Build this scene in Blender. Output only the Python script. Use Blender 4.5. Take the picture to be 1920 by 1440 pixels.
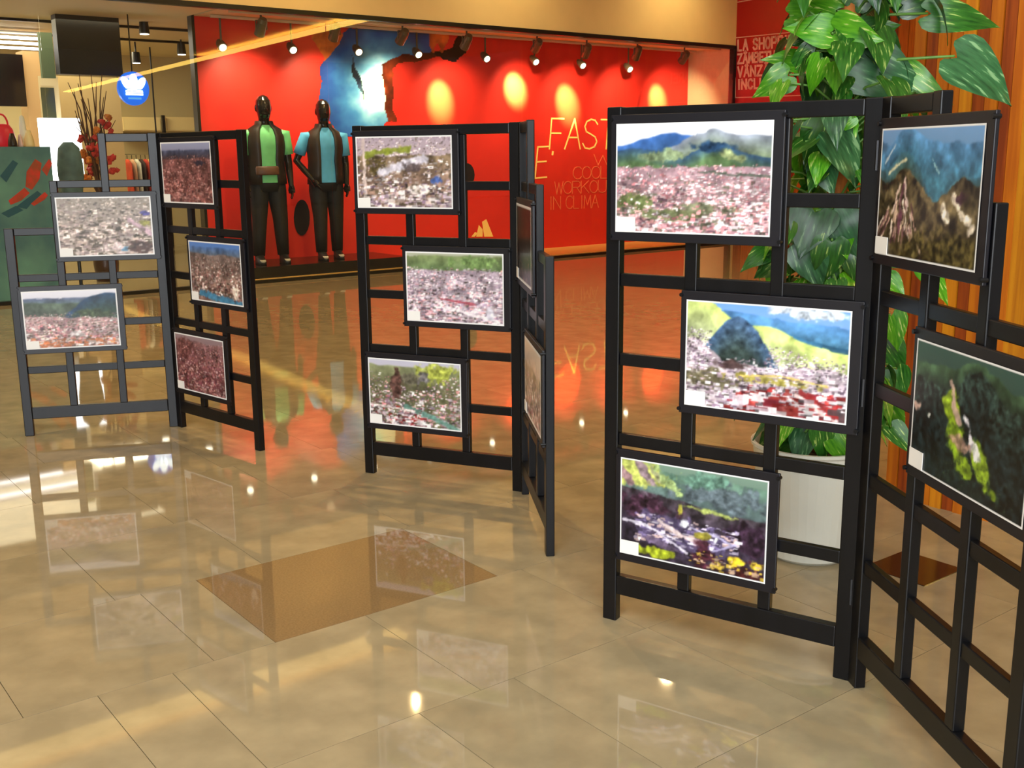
import bpy, math, random
import numpy as np
from mathutils import Vector, Matrix

# ------------------------------------------------------------------ clear
for o in list(bpy.data.objects):
    bpy.data.objects.remove(o, do_unlink=True)
scene = bpy.context.scene
COL = scene.collection
PI = math.pi

# ------------------------------------------------------------------ camera
F_PX, PITCH, ROLL, CAM_H = 2018.9, 0.20878, -0.009526, 1.3672
cp, sp = math.cos(PITCH), math.sin(PITCH)
cr, sr = math.cos(ROLL), math.sin(ROLL)
_X, _U, _F = Vector((1, 0, 0)), Vector((0, sp, cp)), Vector((0, cp, -sp))
_right = _X * cr + _U * sr
_up = _X * -sr + _U * cr
cam_data = bpy.data.cameras.new('camera')
cam_data.sensor_fit = 'HORIZONTAL'
cam_data.sensor_width = 36.0
cam_data.lens = F_PX / 1920 * 36.0
cam_data.clip_end = 200
cam = bpy.data.objects.new('camera', cam_data)
COL.objects.link(cam)
cam.matrix_world = Matrix(((_right.x, _up.x, -_F.x, 0), (_right.y, _up.y, -_F.y, 0),
                           (_right.z, _up.z, -_F.z, CAM_H), (0, 0, 0, 1)))
scene.camera = cam
EYE = Vector((0, 0, CAM_H))

# ------------------------------------------------------------------ view + world
vs = scene.view_settings
vs.view_transform = 'Standard'
vs.look = 'None'
vs.exposure = 0.0
vs.gamma = 1.0
vs.use_curve_mapping = False
world = bpy.data.worlds.new('mall_ambient')
scene.world = world
world.use_nodes = True
bg = world.node_tree.nodes['Background']
bg.inputs[0].default_value = (1.0, 0.82, 0.56, 1)
bg.inputs[1].default_value = 0.16


def ray(u, v):
    return _right * ((u - 960) / F_PX) + _up * ((720 - v) / F_PX) + _F


def on_z(u, v, z=0.0):
    d = ray(u, v)
    return EYE + d * ((z - CAM_H) / d.z)


def on_plane(u, v, P, n):
    d = ray(u, v)
    return EYE + d * ((P - EYE).dot(n) / d.dot(n))


# the shop's front: a along the glass, b behind it, z up
ANG = math.radians(38.0)
SD = Vector((math.cos(ANG), math.sin(ANG), 0))      # along the shopfront
SN = Vector((SD.y, -SD.x, 0))                       # out of the shop, towards the hall
SO = on_z(480, 530) + SN * 0.12                     # a = 0 on the floor


def SP(a, b, z):
    return SO + SD * a - SN * b + Vector((0, 0, z))


def shop_ab(u, v, b):
    p = on_plane(u, v, SO - SN * b, SN)
    return (p - SO).dot(SD), p.z


CEIL_Z = 4.2
SHOP_TOP = 2.93


def area_light(name, loc, size, energy, color, shape='DISK', size_y=None, rot=None):
    l = bpy.data.lights.new(name, 'AREA')
    l.shape = shape
    l.size = size
    if size_y:
        l.size_y = size_y
    l.energy = energy
    l.color = color
    o = bpy.data.objects.new(name, l)
    COL.objects.link(o)
    o.location = loc
    if rot is not None:
        o.rotation_euler = rot
    return o


# daylight coming down through the hall's roof light over the near end
area_light('roof_light', (-0.2, -0.9, CEIL_Z - 0.03), 4.5, 215, (0.86, 0.94, 1.0), 'RECTANGLE', 3.0)
# neutral area light added behind the camera to brighten pot and prints
area_light('front_fill_light', (-1.0, -5.5, 2.1), 6.5, 640, (0.90, 0.95, 1.0), 'RECTANGLE', 2.8, (PI / 2, 0, 0))


# ------------------------------------------------------------------ colour + materials
def lin(c):
    return tuple((x / 12.92 if x <= 0.04045 else ((x + 0.055) / 1.055) ** 2.4) for x in c)


def rgb(r, g, b):
    return lin((r / 255, g / 255, b / 255))


MATS = {}


def mat(name, color, rough=0.5, metal=0.0, spec=0.5, noise=0.0, scale=8.0, bump=0.0, coat=0.0,
        stretch=(1, 1, 1), color2=None, rnd=0.0, emis=0.0, detail=4.0, ecol=None):
    if name in MATS:
        return MATS[name]
    m = bpy.data.materials.new(name)
    m.use_nodes = True
    nt = m.node_tree
    b = nt.nodes['Principled BSDF']
    b.inputs['Roughness'].default_value = rough
    b.inputs['Metallic'].default_value = metal
    b.inputs['Specular IOR Level'].default_value = spec
    b.inputs['Coat Weight'].default_value = coat
    b.inputs['Coat Roughness'].default_value = 0.05
    b.inputs['Base Color'].default_value = (*color, 1)
    if emis:
        b.inputs['Emission Color'].default_value = (*(ecol or color), 1)
        b.inputs['Emission Strength'].default_value = emis
    if noise or bump or color2:
        tc = nt.nodes.new('ShaderNodeTexCoord')
        mp = nt.nodes.new('ShaderNodeMapping')
        mp.inputs['Scale'].default_value = stretch
        nz = nt.nodes.new('ShaderNodeTexNoise')
        nz.inputs['Scale'].default_value = scale
        nz.inputs['Detail'].default_value = detail
        nt.links.new(tc.outputs['Object'], mp.inputs['Vector'])
        nt.links.new(mp.outputs['Vector'], nz.inputs['Vector'])
        ramp = nt.nodes.new('ShaderNodeValToRGB')
        c2 = color2 or tuple(x * (1 - noise) for x in color)
        c1 = color if color2 else tuple(min(1, x * (1 + noise)) for x in color)
        ramp.color_ramp.elements[0].position = 0.36
        ramp.color_ramp.elements[1].position = 0.66
        ramp.color_ramp.elements[0].color = (*c2, 1)
        ramp.color_ramp.elements[1].color = (*c1, 1)
        nt.links.new(nz.outputs['Fac'], ramp.inputs['Fac'])
        out = ramp.outputs['Color']
        if rnd:
            oi = nt.nodes.new('ShaderNodeObjectInfo')
            mr = nt.nodes.new('ShaderNodeMapRange')
            mr.inputs['To Min'].default_value = 1 - rnd
            mr.inputs['To Max'].default_value = 1 + rnd
            nt.links.new(oi.outputs['Random'], mr.inputs['Value'])
            mx = nt.nodes.new('ShaderNodeVectorMath')
            mx.operation = 'SCALE'
            nt.links.new(out, mx.inputs[0])
            nt.links.new(mr.outputs['Result'], mx.inputs['Scale'])
            out = mx.outputs['Vector']
        nt.links.new(out, b.inputs['Base Color'])
        if bump:
            bp = nt.nodes.new('ShaderNodeBump')
            bp.inputs['Strength'].default_value = bump
            bp.inputs['Distance'].default_value = 0.01
            nt.links.new(nz.outputs['Fac'], bp.inputs['Height'])
            nt.links.new(bp.outputs['Normal'], b.inputs['Normal'])
    MATS[name] = m
    return m


def mat_print():
    if 'print' in MATS:
        return MATS['print']
    m = bpy.data.materials.new('print')
    m.use_nodes = True
    nt = m.node_tree
    b = nt.nodes['Principled BSDF']
    at = nt.nodes.new('ShaderNodeAttribute')
    at.attribute_name = 'ink'
    nt.links.new(at.outputs['Color'], b.inputs['Base Color'])
    b.inputs['Roughness'].default_value = 0.28
    b.inputs['Specular IOR Level'].default_value = 0.35
    MATS['print'] = m
    return m


def mat_glass():
    m = bpy.data.materials.new('shop_glass')
    m.use_nodes = True
    nt = m.node_tree
    nt.nodes.clear()
    out = nt.nodes.new('ShaderNodeOutputMaterial')
    tr = nt.nodes.new('ShaderNodeBsdfTransparent')
    tr.inputs[0].default_value = (0.97, 0.985, 0.97, 1)
    gl = nt.nodes.new('ShaderNodeBsdfGlossy')
    gl.inputs['Roughness'].default_value = 0.0
    fr = nt.nodes.new('ShaderNodeFresnel')
    fr.inputs['IOR'].default_value = 1.5
    mx = nt.nodes.new('ShaderNodeMixShader')
    ge = nt.nodes.new('ShaderNodeNewGeometry')
    inv = nt.nodes.new('ShaderNodeMath')
    inv.operation = 'SUBTRACT'
    inv.inputs[0].default_value = 1.0
    nt.links.new(ge.outputs['Backfacing'], inv.inputs[1])
    mul = nt.nodes.new('ShaderNodeMath')
    mul.operation = 'MULTIPLY'
    nt.links.new(fr.outputs[0], mul.inputs[0])
    nt.links.new(inv.outputs[0], mul.inputs[1])
    nt.links.new(mul.outputs[0], mx.inputs[0])
    nt.links.new(tr.outputs[0], mx.inputs[1])
    nt.links.new(gl.outputs[0], mx.inputs[2])
    nt.links.new(mx.outputs[0], out.inputs[0])
    return m


def mat_wood(name, c1, c2, rough=0.5, axis=2, scale=5.0, rnd=0.12):
    st = [9, 9, 9]
    st[axis] = 0.5
    return mat(name, c1, rough=rough, color2=c2, scale=scale, stretch=tuple(st), rnd=rnd, noise=0.1, detail=6.0)


def mat_leaf(name, g1, g2, cream):
    m = bpy.data.materials.new(name)
    m.use_nodes = True
    nt = m.node_tree
    b = nt.nodes['Principled BSDF']
    b.inputs['Roughness'].default_value = 0.3
    tc = nt.nodes.new('ShaderNodeTexCoord')
    oi = nt.nodes.new('ShaderNodeObjectInfo')
    add = nt.nodes.new('ShaderNodeVectorMath')
    add.operation = 'ADD'
    mp = nt.nodes.new('ShaderNodeMapping')
    mp.inputs['Scale'].default_value = (7, 1.1, 1)
    mp.inputs['Rotation'].default_value = (0, 0, 0.35)
    nz = nt.nodes.new('ShaderNodeTexNoise')
    nz.inputs['Scale'].default_value = 2.2
    nz.inputs['Detail'].default_value = 5
    sc = nt.nodes.new('ShaderNodeVectorMath')
    sc.operation = 'SCALE'
    sc.inputs['Scale'].default_value = 37.0
    cb = nt.nodes.new('ShaderNodeCombineXYZ')
    nt.links.new(oi.outputs['Random'], cb.inputs[0])
    nt.links.new(oi.outputs['Random'], cb.inputs[1])
    nt.links.new(cb.outputs[0], sc.inputs[0])
    nt.links.new(tc.outputs['Object'], mp.inputs['Vector'])
    nt.links.new(mp.outputs[0], add.inputs[0])
    nt.links.new(sc.outputs[0], add.inputs[1])
    nt.links.new(add.outputs[0], nz.inputs['Vector'])
    r = nt.nodes.new('ShaderNodeValToRGB')
    e = r.color_ramp.elements
    e[0].position = 0.3
    e[0].color = (*g1, 1)
    e[1].position = 0.6
    e[1].color = (*g2, 1)
    x = r.color_ramp.elements.new(0.65)
    x.color = (*cream, 1)
    nt.links.new(nz.outputs['Fac'], r.inputs['Fac'])
    mr = nt.nodes.new('ShaderNodeMapRange')
    mr.inputs['To Min'].default_value = 0.6
    mr.inputs['To Max'].default_value = 1.3
    nt.links.new(oi.outputs['Random'], mr.inputs['Value'])
    s2 = nt.nodes.new('ShaderNodeVectorMath')
    s2.operation = 'SCALE'
    nt.links.new(r.outputs['Color'], s2.inputs[0])
    nt.links.new(mr.outputs['Result'], s2.inputs['Scale'])
    nt.links.new(s2.outputs[0], b.inputs['Base Color'])
    b.inputs['Subsurface Weight'].default_value = 0.0
    return m


# ------------------------------------------------------------------ mesh helpers
class MB:
    def __init__(self):
        self.v = []
        self.f = []

    def add(self, vs_, fs_):
        o = len(self.v)
        self.v += [Vector(p) for p in vs_]
        self.f += [tuple(i + o for i in q) for q in fs_]
        return self

    def box(self, c, ax, ay, az, bev=0.0):
        """box with centre c and half-axis vectors"""
        c = Vector(c)
        vs_ = []
        for sz in (-1, 1):
            for sx, sy in ((-1, -1), (1, -1), (1, 1), (-1, 1)):
                vs_.append(c + ax * sx + ay * sy + az * sz)
        if ax.cross(ay).dot(az) < 0:
            fs_ = [(0, 1, 2, 3), (7, 6, 5, 4), (4, 5, 1, 0), (5, 6, 2, 1), (6, 7, 3, 2), (7, 4, 0, 3)]
        else:
            fs_ = [(3, 2, 1, 0), (4, 5, 6, 7), (0, 1, 5, 4), (1, 2, 6, 5), (2, 3, 7, 6), (3, 0, 4, 7)]
        return self.add(vs_, fs_)

    def abox(self, x0, x1, y0, y1, z0, z1):
        return self.box(((x0 + x1) / 2, (y0 + y1) / 2, (z0 + z1) / 2), Vector(((x1 - x0) / 2, 0, 0)),
                        Vector((0, (y1 - y0) / 2, 0)), Vector((0, 0, (z1 - z0) / 2)))

    def sbox(self, a0, a1, b0, b1, z0, z1):
        """box in shop coordinates"""
        return self.box(SP((a0 + a1) / 2, (b0 + b1) / 2, (z0 + z1) / 2), SD * ((a1 - a0) / 2),
                        SN * (-(b1 - b0) / 2), Vector((0, 0, (z1 - z0) / 2)))

    def tube(self, pts, rads, seg=10, caps=True):
        pts = [Vector(p) for p in pts]
        if not isinstance(rads, (list, tuple)):
            rads = [rads] * len(pts)
        rings = []
        prev = None
        for i, p in enumerate(pts):
            t = (pts[min(i + 1, len(pts) - 1)] - pts[max(i - 1, 0)]).normalized()
            if prev is None:
                x = t.orthogonal().normalized()
            else:
                x = (prev - t * prev.dot(t)).normalized()
            prev = x
            y = t.cross(x)
            r = rads[i]
            rx, ry = (r if isinstance(r, tuple) else (r, r))
            rings.append([p + x * (rx * math.cos(2 * PI * k / seg)) + y * (ry * math.sin(2 * PI * k / seg)) for k in range(seg)])
        return self.loft(rings, caps)

    def loft(self, rings, caps=True, closed=True):
        n = len(rings[0])
        vs_ = [p for r in rings for p in r]
        fs_ = []
        for i in range(len(rings) - 1):
            for k in range(n if closed else n - 1):
                k2 = (k + 1) % n
                fs_.append((i * n + k, i * n + k2, (i + 1) * n + k2, (i + 1) * n + k))
        if caps and closed:
            fs_.append(tuple(reversed(range(n))))
            fs_.append(tuple((len(rings) - 1) * n + k for k in range(n)))
        return self.add(vs_, fs_)

    def lathe(self, c, prof, seg=32, caps=True):
        c = Vector(c)
        rings = [[c + Vector((r * math.cos(2 * PI * k / seg), r * math.sin(2 * PI * k / seg), z)) for k in range(seg)] for r, z in prof]
        return self.loft(rings, caps)

    def prism(self, poly, off):
        """planar polygon (list of Vectors) extruded by vector off"""
        n = len(poly)
        a = [Vector(p) for p in poly]
        b = [p + off for p in a]
        fs_ = [tuple(range(n)), tuple(reversed(range(n, 2 * n)))]
        for k in range(n):
            k2 = (k + 1) % n
            fs_.append((k2, k, n + k, n + k2))
        return self.add(a + b, fs_)


def build(name, mb, m, parent=None, smooth=False, bevel=0.0, origin=None):
    me = bpy.data.meshes.new(name)
    o = bpy.data.objects.new(name, me)
    COL.objects.link(o)
    if origin is None:
        origin = Vector((0, 0, 0))
        if parent is not None:
            origin = parent.get('_org') and Vector(parent['_org']) or Vector((0, 0, 0))
    me.from_pydata([tuple(p - origin) for p in mb.v], [], mb.f)
    me.update()
    if m is not None:
        me.materials.append(m)
    if smooth:
        for p in me.polygons:
            p.use_smooth = True
    if parent is not None:
        o.parent = parent
        if origin is not None and parent.get('_org') is None:
            o.location = origin
        o['_org'] = tuple(origin)
    else:
        o.location = origin
        o['_org'] = tuple(origin)
    if bevel:
        md = o.modifiers.new('edge', 'BEVEL')
        md.width = bevel
        md.segments = 2
        md.limit_method = 'ANGLE'
    return o


def thing(name, loc, label, cat, group=None):
    o = bpy.data.objects.new(name, None)
    o.empty_display_size = 0.1
    COL.objects.link(o)
    o.location = loc
    o['_org'] = tuple(loc)
    tag(o, label, cat, group)
    return o


def tag(o, label, cat, group=None):
    o['label'] = label
    o['category'] = cat
    if group:
        o['group'] = group
    return o


def struct(o):
    o['kind'] = 'structure'
    return o


def copy_tree(o, parent=None):
    c = o.copy()
    COL.objects.link(c)
    c.parent = parent
    for ch in list(o.children):
        copy_tree(ch, c)
    return c


Z = Vector((0, 0, 1))
V = Vector

# ------------------------------------------------------------------ materials
M_TILE = mat('polished_beige_stone', rgb(160, 146, 116), rough=0.035, noise=0.13, scale=7.0, rnd=0.05, spec=0.40, detail=8)
M_TILE_TAN = mat('polished_tan_stone', rgb(140, 114, 78), rough=0.035, noise=0.10, scale=160.0, spec=0.40)
M_TILE_BROWN = mat('polished_dark_brown_stone', rgb(62, 36, 20), rough=0.12, noise=0.2, scale=30.0)
M_GROUT = mat('grout', rgb(104, 90, 68), rough=0.8)
M_BLACK = mat('black_lacquered_wood', rgb(13, 13, 16), rough=0.34, spec=0.35, noise=0.25, scale=14, stretch=(1, 1, 0.15))
M_BOARD = mat('black_mount_board', rgb(14, 13, 22), rough=0.42)
M_WHITE = mat('white_paper', rgb(240, 238, 234), rough=0.6)
M_HINGE = mat('dark_steel_hinge', rgb(52, 52, 54), rough=0.4, metal=0.8)
M_CREAM = mat('cream_plaster', rgb(240, 206, 134), rough=0.75, noise=0.03, scale=2)
M_CREAM_L = mat('pale_cream_plaster', rgb(226, 206, 160), rough=0.7)
M_OLIVE = mat('beige_shop_wall', rgb(196, 180, 132), rough=0.7)
M_RED = mat('red_display_wall', rgb(216, 44, 34), rough=0.38, noise=0.06, scale=1.2)
M_REDSIGN = mat('red_sign_face', rgb(190, 22, 24), rough=0.35)
M_FRAME = mat('black_metal_frame', rgb(16, 14, 12), rough=0.35)
M_DARK = mat('dark_display_panel', rgb(26, 22, 18), rough=0.4, noise=0.2, scale=3)
M_TEAL = mat('teal_display_panel', rgb(112, 166, 146), rough=0.4, color2=rgb(70, 112, 118), scale=1.6)
M_LETTER = mat('pale_yellow_lettering', rgb(255, 214, 120), rough=0.5)
M_LETTER_D = mat('salmon_lettering', rgb(232, 112, 70), rough=0.5)
M_SIGNTXT = mat('pale_pink_lettering', rgb(250, 190, 170), rough=0.5)
M_WOOD_A = mat_wood('honey_wood', rgb(204, 116, 14), rgb(176, 88, 8))
M_WOOD_B = mat_wood('red_brown_wood', rgb(160, 72, 10), rgb(120, 46, 8))
M_WOOD_C = mat_wood('golden_wood', rgb(212, 138, 20), rgb(190, 112, 12))
M_POT = mat('white_glazed_pot', rgb(226, 226, 214), rough=0.3, noise=0.02)
M_SOIL = mat('dark_soil', rgb(50, 36, 24), rough=0.9, noise=0.4, scale=40, bump=0.4)
M_COIR = mat('coir_pole', rgb(176, 104, 44), rough=0.9, noise=0.4, scale=30, bump=0.6, stretch=(1, 1, 0.3))
M_STEM = mat('green_stem', rgb(96, 140, 60), rough=0.45, noise=0.2, scale=10)

# ------------------------------------------------------------------ the setting: floor of polished tiles
random.seed(4)
FA = math.radians(37.5)
FD = V((math.cos(FA), math.sin(FA), 0))
FN = V((-FD.y, FD.x, 0))
TW = 0.60                                   # row pitch
R0 = 1.51                                   # one row joint


def fl(s, n, z=0.0):
    return FD * s + FN * n + V((0, 0, z))


floor = struct(build('floor', MB().add([fl(-20, -8, -0.006), fl(34, -8, -0.006), fl(34, 34, -0.006), fl(-20, 34, -0.006)], [(0, 1, 2, 3)]), M_GROUT))
TILE_MESH = {}


def tile_mesh(L):
    k = round(L, 3)
    if k not in TILE_MESH:
        g = 0.0009
        mb = MB().abox(g, L - g, g, TW - g, -0.006, 0.0)
        me = bpy.data.meshes.new('floor_tile')
        me.from_pydata([tuple(p) for p in mb.v], [], mb.f)
        me.materials.append(M_TILE)
        TILE_MESH[k] = me
    return TILE_MESH[k]


# joints read off the photograph, row by row: {row: [(start, length), ...]}
fixed = {0: [0.515, 0.815, 1.315, 1.615, 2.115, 2.615, 3.115],
         1: [0.207, 0.707, 0.907, 1.507, 2.107, 2.607],
         2: [0.025, 0.525, 1.025, 1.21, 2.01, 2.51],
         3: [0.445, 0.945, 1.445, 2.045]}
spans = []
ranges = {-3: (-0.4, 3.4), -2: (-0.5, 3.6), -1: (-0.7, 3.8), 0: (-1.0, 4.3), 1: (-1.0, 4.6), 2: (-1.0, 5.0), 3: (-0.9, 5.4),
          4: (-0.7, 5.6), 5: (-0.5, 5.7), 6: (-0.2, 5.8), 7: (0.1, 5.9), 8: (0.4, 6.0), 9: (0.7, 6.0), 10: (1.0, 6.2),
          11: (1.3, 6.4), 12: (1.6, 6.6), 13: (2.0, 6.6), 14: (2.4, 6.6)}
tile_edges = {}
ntile = 0
for r, (lo, hi) in ranges.items():
    js = list(fixed.get(r, []))
    if not js:
        js = [round(random.uniform(1.5, 2.2), 2)]
    while js[0] > lo:
        js.insert(0, js[0] - random.choice((0.5, 0.6, 0.8, 0.5)))
    while js[-1] < hi:
        js.append(js[-1] + random.choice((0.5, 0.6, 0.8, 0.5)))
    tile_edges[r] = (js[0], js[-1])
    for s0, s1 in zip(js, js[1:]):
        L = s1 - s0
        o = bpy.data.objects.new('floor_tile', tile_mesh(L))
        COL.objects.link(o)
        o.parent = floor
        o.location = fl(s0, R0 + r * TW)
        o.rotation_euler = (0, 0, FA)
        if r == 2 and abs(s0 - 1.21) < 0.01:
            me = tile_mesh(L).copy()
            me.materials[0] = M_TILE_TAN
            o.data = me
            o['label'] = 'tan granite tile set among beige tiles'
        ntile += 1
field = MB()
for r in range(-14, 52):
    n0, n1 = R0 + r * TW + 0.0009, R0 + (r + 1) * TW - 0.0009
    if r in tile_edges:
        e0, e1 = tile_edges[r]
        segs = [(-18, e0 - 0.0022), (e1 + 0.0022, 30)]
    else:
        segs = [(-18, 30)]
    for s0, s1 in segs:
        if s1 > s0:
            field.add([fl(s0, n0), fl(s1, n0), fl(s1, n1), fl(s0, n1)], [(0, 1, 2, 3)])
fo = build('tile_field', field, M_TILE, floor)
fo['kind'] = 'stuff'
# small dark brown stone let into the floor near the pot
mb = MB()
q = [on_z(1640, 1065), on_z(1690, 1030), on_z(1790, 1060), on_z(1735, 1110)]
c = sum(q, V((0, 0, 0))) / 4
mb.box(c + Z * 0.0005, FD * 0.115, FN * 0.11, Z * 0.0025)
o = build('floor_tile_inset', mb, M_TILE_BROWN, floor)
o['label'] = 'small dark brown tile in the beige floor'

# ceiling of the hall, out of the picture above
mb = MB()
hc = SP(1.0, -8.0, CEIL_Z + 0.06)
mb.box(hc, SD * 13, SN * 11, Z * 0.06)
struct(build('ceiling', mb, mat('white_ceiling', rgb(236, 226, 204), rough=0.8)))

# fascia above the shop glass
A0, A1 = -6.5, 7.86
mb = MB().sbox(A0, A1 + 0.02, 0.0, 0.25, SHOP_TOP + 0.02, CEIL_Z)
struct(build('wall_fascia', mb, M_CREAM))

# glass front
mb = MB().sbox(A0, A1, -0.02, 0.06, SHOP_TOP - 0.03, SHOP_TOP + 0.02)
win = struct(build('window_1', mb, M_FRAME))
mbb = MB().sbox(A0, A1, -0.015, 0.05, 0.0, 0.035)
build('sill', mbb, M_FRAME, win)
mbb = MB().sbox(A1 - 0.06, A1, -0.02, 0.06, 0.0, SHOP_TOP)
build('jamb', mbb, M_FRAME, win)
GL = mat_glass()
cuts = [A0, -4.4, -2.1, shop_ab(622, 300, 0)[0], 3.4, 5.6, A1 - 0.07]
for c0, c1 in zip(cuts, cuts[1:]):
    mbb = MB().sbox(c0 + 0.003, c1 - 0.003, 0.01, 0.022, 0.04, SHOP_TOP - 0.03)
    build('pane', mbb, GL, win)

# display niche behind the glass
BW = 0.95                                   # red back wall depth
AL = shop_ab(374, 200, BW)[0]
wall_red = struct(build('wall_back', MB().sbox(AL, A1, BW, BW + 0.1, 0.0, SHOP_TOP + 0.3), M_RED))
mb = MB().sbox(AL - 0.035, AL - 0.002, BW - 0.02, BW + 0.1, 0.0, SHOP_TOP + 0.3)
build('edge_trim', mb, M_FRAME, wall_red)
AR = shop_ab(1281, 150, BW)[0]
struct(build('wall_display_end', MB().sbox(A1 - 0.0, A1 + 0.1, 0.0, BW + 0.2, 0.0, CEIL_Z), M_CREAM_L))
struct(build('ceiling_display', MB().sbox(AL, A1, 0.06, BW + 0.1, SHOP_TOP, SHOP_TOP + 0.08), M_CREAM_L))
struct(build('floor_display', MB().sbox(AL, A1, 0.05, BW, 0.0, 0.045), mat('pale_wood_platform', rgb(226, 178, 96), rough=0.3)))
# the open shop to the left of the niche
struct(build('ceiling_shop', MB().sbox(A0 - 4, AL - 0.04, 0.06, 6.6, SHOP_TOP, SHOP_TOP + 0.08), M_CREAM_L))
struct(build('wall_shop_rear', MB().sbox(A0 - 6, AL + 2.7, 6.0, 6.1, 0.0, SHOP_TOP + 0.3), M_OLIVE))
struct(build('wall_shop_side', MB().sbox(AL + 2.6, AL + 2.7, BW + 0.1, 6.0, 0.0, SHOP_TOP), M_OLIVE))
struct(build('ceiling_shop_rear', MB().sbox(AL - 0.04, AL + 2.6, BW + 0.1, 6.6, SHOP_TOP, SHOP_TOP + 0.08), M_CREAM_L))
for i_, b_ in enumerate((2.2, 3.6)):
    o = build('light_track', MB().sbox(-3.0, AL + 2.5, b_, b_ + .04, SHOP_TOP - .03, SHOP_TOP - .004), M_FRAME)
    o['label'] = ('thin dark track on the open shop ceiling before the round blue sign lamps', 'thin dark track deepest on the open shop ceiling')[i_]
    o['category'] = 'light track'

# return wall at the end of the shopfront, coming into the hall
WR = SP(A1 + 0.04, 0, 0)


def RW(t, z, off=0.0):
    """point on the return wall: t metres from the shop corner into the hall"""
    return WR + SN * t - SD * off + V((0, 0, z))


def rw_tz(u, v):
    p = on_plane(u, v, WR, SD)
    return (p - WR).dot(SN), p.z


wr = MB().box(RW(2.6, CEIL_Z / 2, -0.15), SN * 2.6, SD * 0.15, Z * (CEIL_Z / 2))
wall_right = struct(build('wall_right', wr, M_CREAM))
t_sign1 = rw_tz(1548, 100)[0]
t0 = t_sign1 + 0.01
k = 0
pw = 0.16
while t0 + pw < 5.15:
    mb = MB().box(RW(t0 + pw / 2, CEIL_Z / 2, 0.012), SN * (pw / 2 - 0.004), SD * 0.012, Z * (CEIL_Z / 2))
    build('wood_plank', mb, (M_WOOD_A, M_WOOD_C, M_WOOD_B, M_WOOD_A)[k % 4], wall_right)
    t0 += pw
    k += 1
# lower wood below the sign
t0 = 0.05
while t0 + pw < t_sign1:
    mb = MB().box(RW(t0 + pw / 2, 0.55, 0.012), SN * (pw / 2 - 0.004), SD * 0.012, Z * 0.55)
    build('wood_plank', mb, (M_WOOD_A, M_WOOD_B, M_WOOD_A)[k % 3], wall_right)
    t0 += pw
    k += 1

# wood-clad column behind the plant
CB = on_z(1664, 925)
CW, CD = 0.44, 1.5


def CL(t, d_, z):
    """t along SN (towards the hall), d_ along SD"""
    return CB + SN * t + SD * d_ + V((0, 0, z))


column = struct(build('wall_column', MB().box(CL(CW / 2, CD / 2 + 0.02, CEIL_Z / 2), SN * (CW / 2 - 0.02), SD * (CD / 2), Z * (CEIL_Z / 2)), M_WOOD_B))
nst = 9
sw = CW / nst
for i in range(nst):
    mb = MB().box(CL(sw * (i + 0.5), 0.0 + (0.006 if i % 2 else 0), CEIL_Z / 2), SN * (sw / 2 - 0.002), SD * (0.02), Z * (CEIL_Z / 2))
    build('wood_slat', mb, (M_WOOD_A, M_WOOD_B, M_WOOD_A, M_WOOD_A, M_WOOD_C, M_WOOD_B, M_WOOD_A, M_WOOD_B, M_WOOD_A)[i], column)
for i in range(6):
    mb = MB().box(CL(CW + 0.0, 0.0 + 0.25 * (i + 0.5) - 0.02, CEIL_Z / 2), SN * 0.02, SD * (0.125 - 0.003), Z * (CEIL_Z / 2))
    build('wood_plank', mb, (M_WOOD_C, M_WOOD_A)[i % 2], column)

# ------------------------------------------------------------------ stroke lettering
GLY = {
    'A': [[(0, 0), (.5, 1), (1, 0)], [(.2, .38), (.8, .38)]],
    'B': [[(0, 0), (0, 1), (.7, 1), (.9, .88), (.9, .65), (.7, .53), (0, .53)], [(.7, .53), (.95, .4), (.95, .13), (.75, 0), (0, 0)]],
    'C': [[(.95, .82), (.78, .97), (.5, 1), (.2, .9), (.04, .65), (.04, .35), (.2, .1), (.5, 0), (.78, .03), (.95, .18)]],
    'E': [[(.9, 1), (0, 1), (0, 0), (.9, 0)], [(0, .52), (.75, .52)]],
    'F': [[(.9, 1), (0, 1), (0, 0)], [(0, .52), (.75, .52)]],
    'G': [[(.95, .82), (.78, .97), (.5, 1), (.2, .9), (.04, .65), (.04, .35), (.2, .1), (.5, 0), (.8, .04), (.95, .2), (.95, .45), (.55, .45)]],
    'H': [[(0, 0), (0, 1)], [(1, 0), (1, 1)], [(0, .5), (1, .5)]],
    'I': [[(.5, 0), (.5, 1)]],
    'K': [[(0, 0), (0, 1)], [(.9, 1), (0, .42)], [(.3, .6), (.95, 0)]],
    'L': [[(0, 1), (0, 0), (.85, 0)]],
    'M': [[(0, 0), (.08, 1), (.5, .25), (.92, 1), (1, 0)]],
    'N': [[(0, 0), (0, 1), (1, 0), (1, 1)]],
    'O': [[(.5 + .5 * math.cos(t * PI / 8), .5 + .5 * math.sin(t * PI / 8)) for t in range(17)]],
    'P': [[(0, 0), (0, 1), (.75, 1), (.95, .86), (.95, .62), (.75, .47), (0, .47)]],
    'R': [[(0, 0), (0, 1), (.72, 1), (.93, .86), (.93, .63), (.72, .5), (0, .5)], [(.5, .5), (.98, 0)]],
    'S': [[(.9, .84), (.72, .97), (.45, 1), (.18, .92), (.08, .75), (.2, .58), (.5, .5), (.82, .4), (.95, .24), (.82, .07), (.5, 0), (.2, .03), (.03, .17)]],
    'T': [[(0, 1), (1, 1)], [(.5, 1), (.5, 0)]],
    'U': [[(0, 1), (0, .28), (.15, .06), (.5, 0), (.85, .06), (1, .28), (1, 1)]],
    'V': [[(0, 1), (.5, 0), (1, 1)]],
    'W': [[(0, 1), (.25, 0), (.5, .9), (.75, 0), (1, 1)]],
    'Z': [[(0, 1), (1, 1), (0, 0), (1, 0)]],
    "'": [[(.4, 1), (.3, .75)]],
    ' ': [],
}
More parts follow.
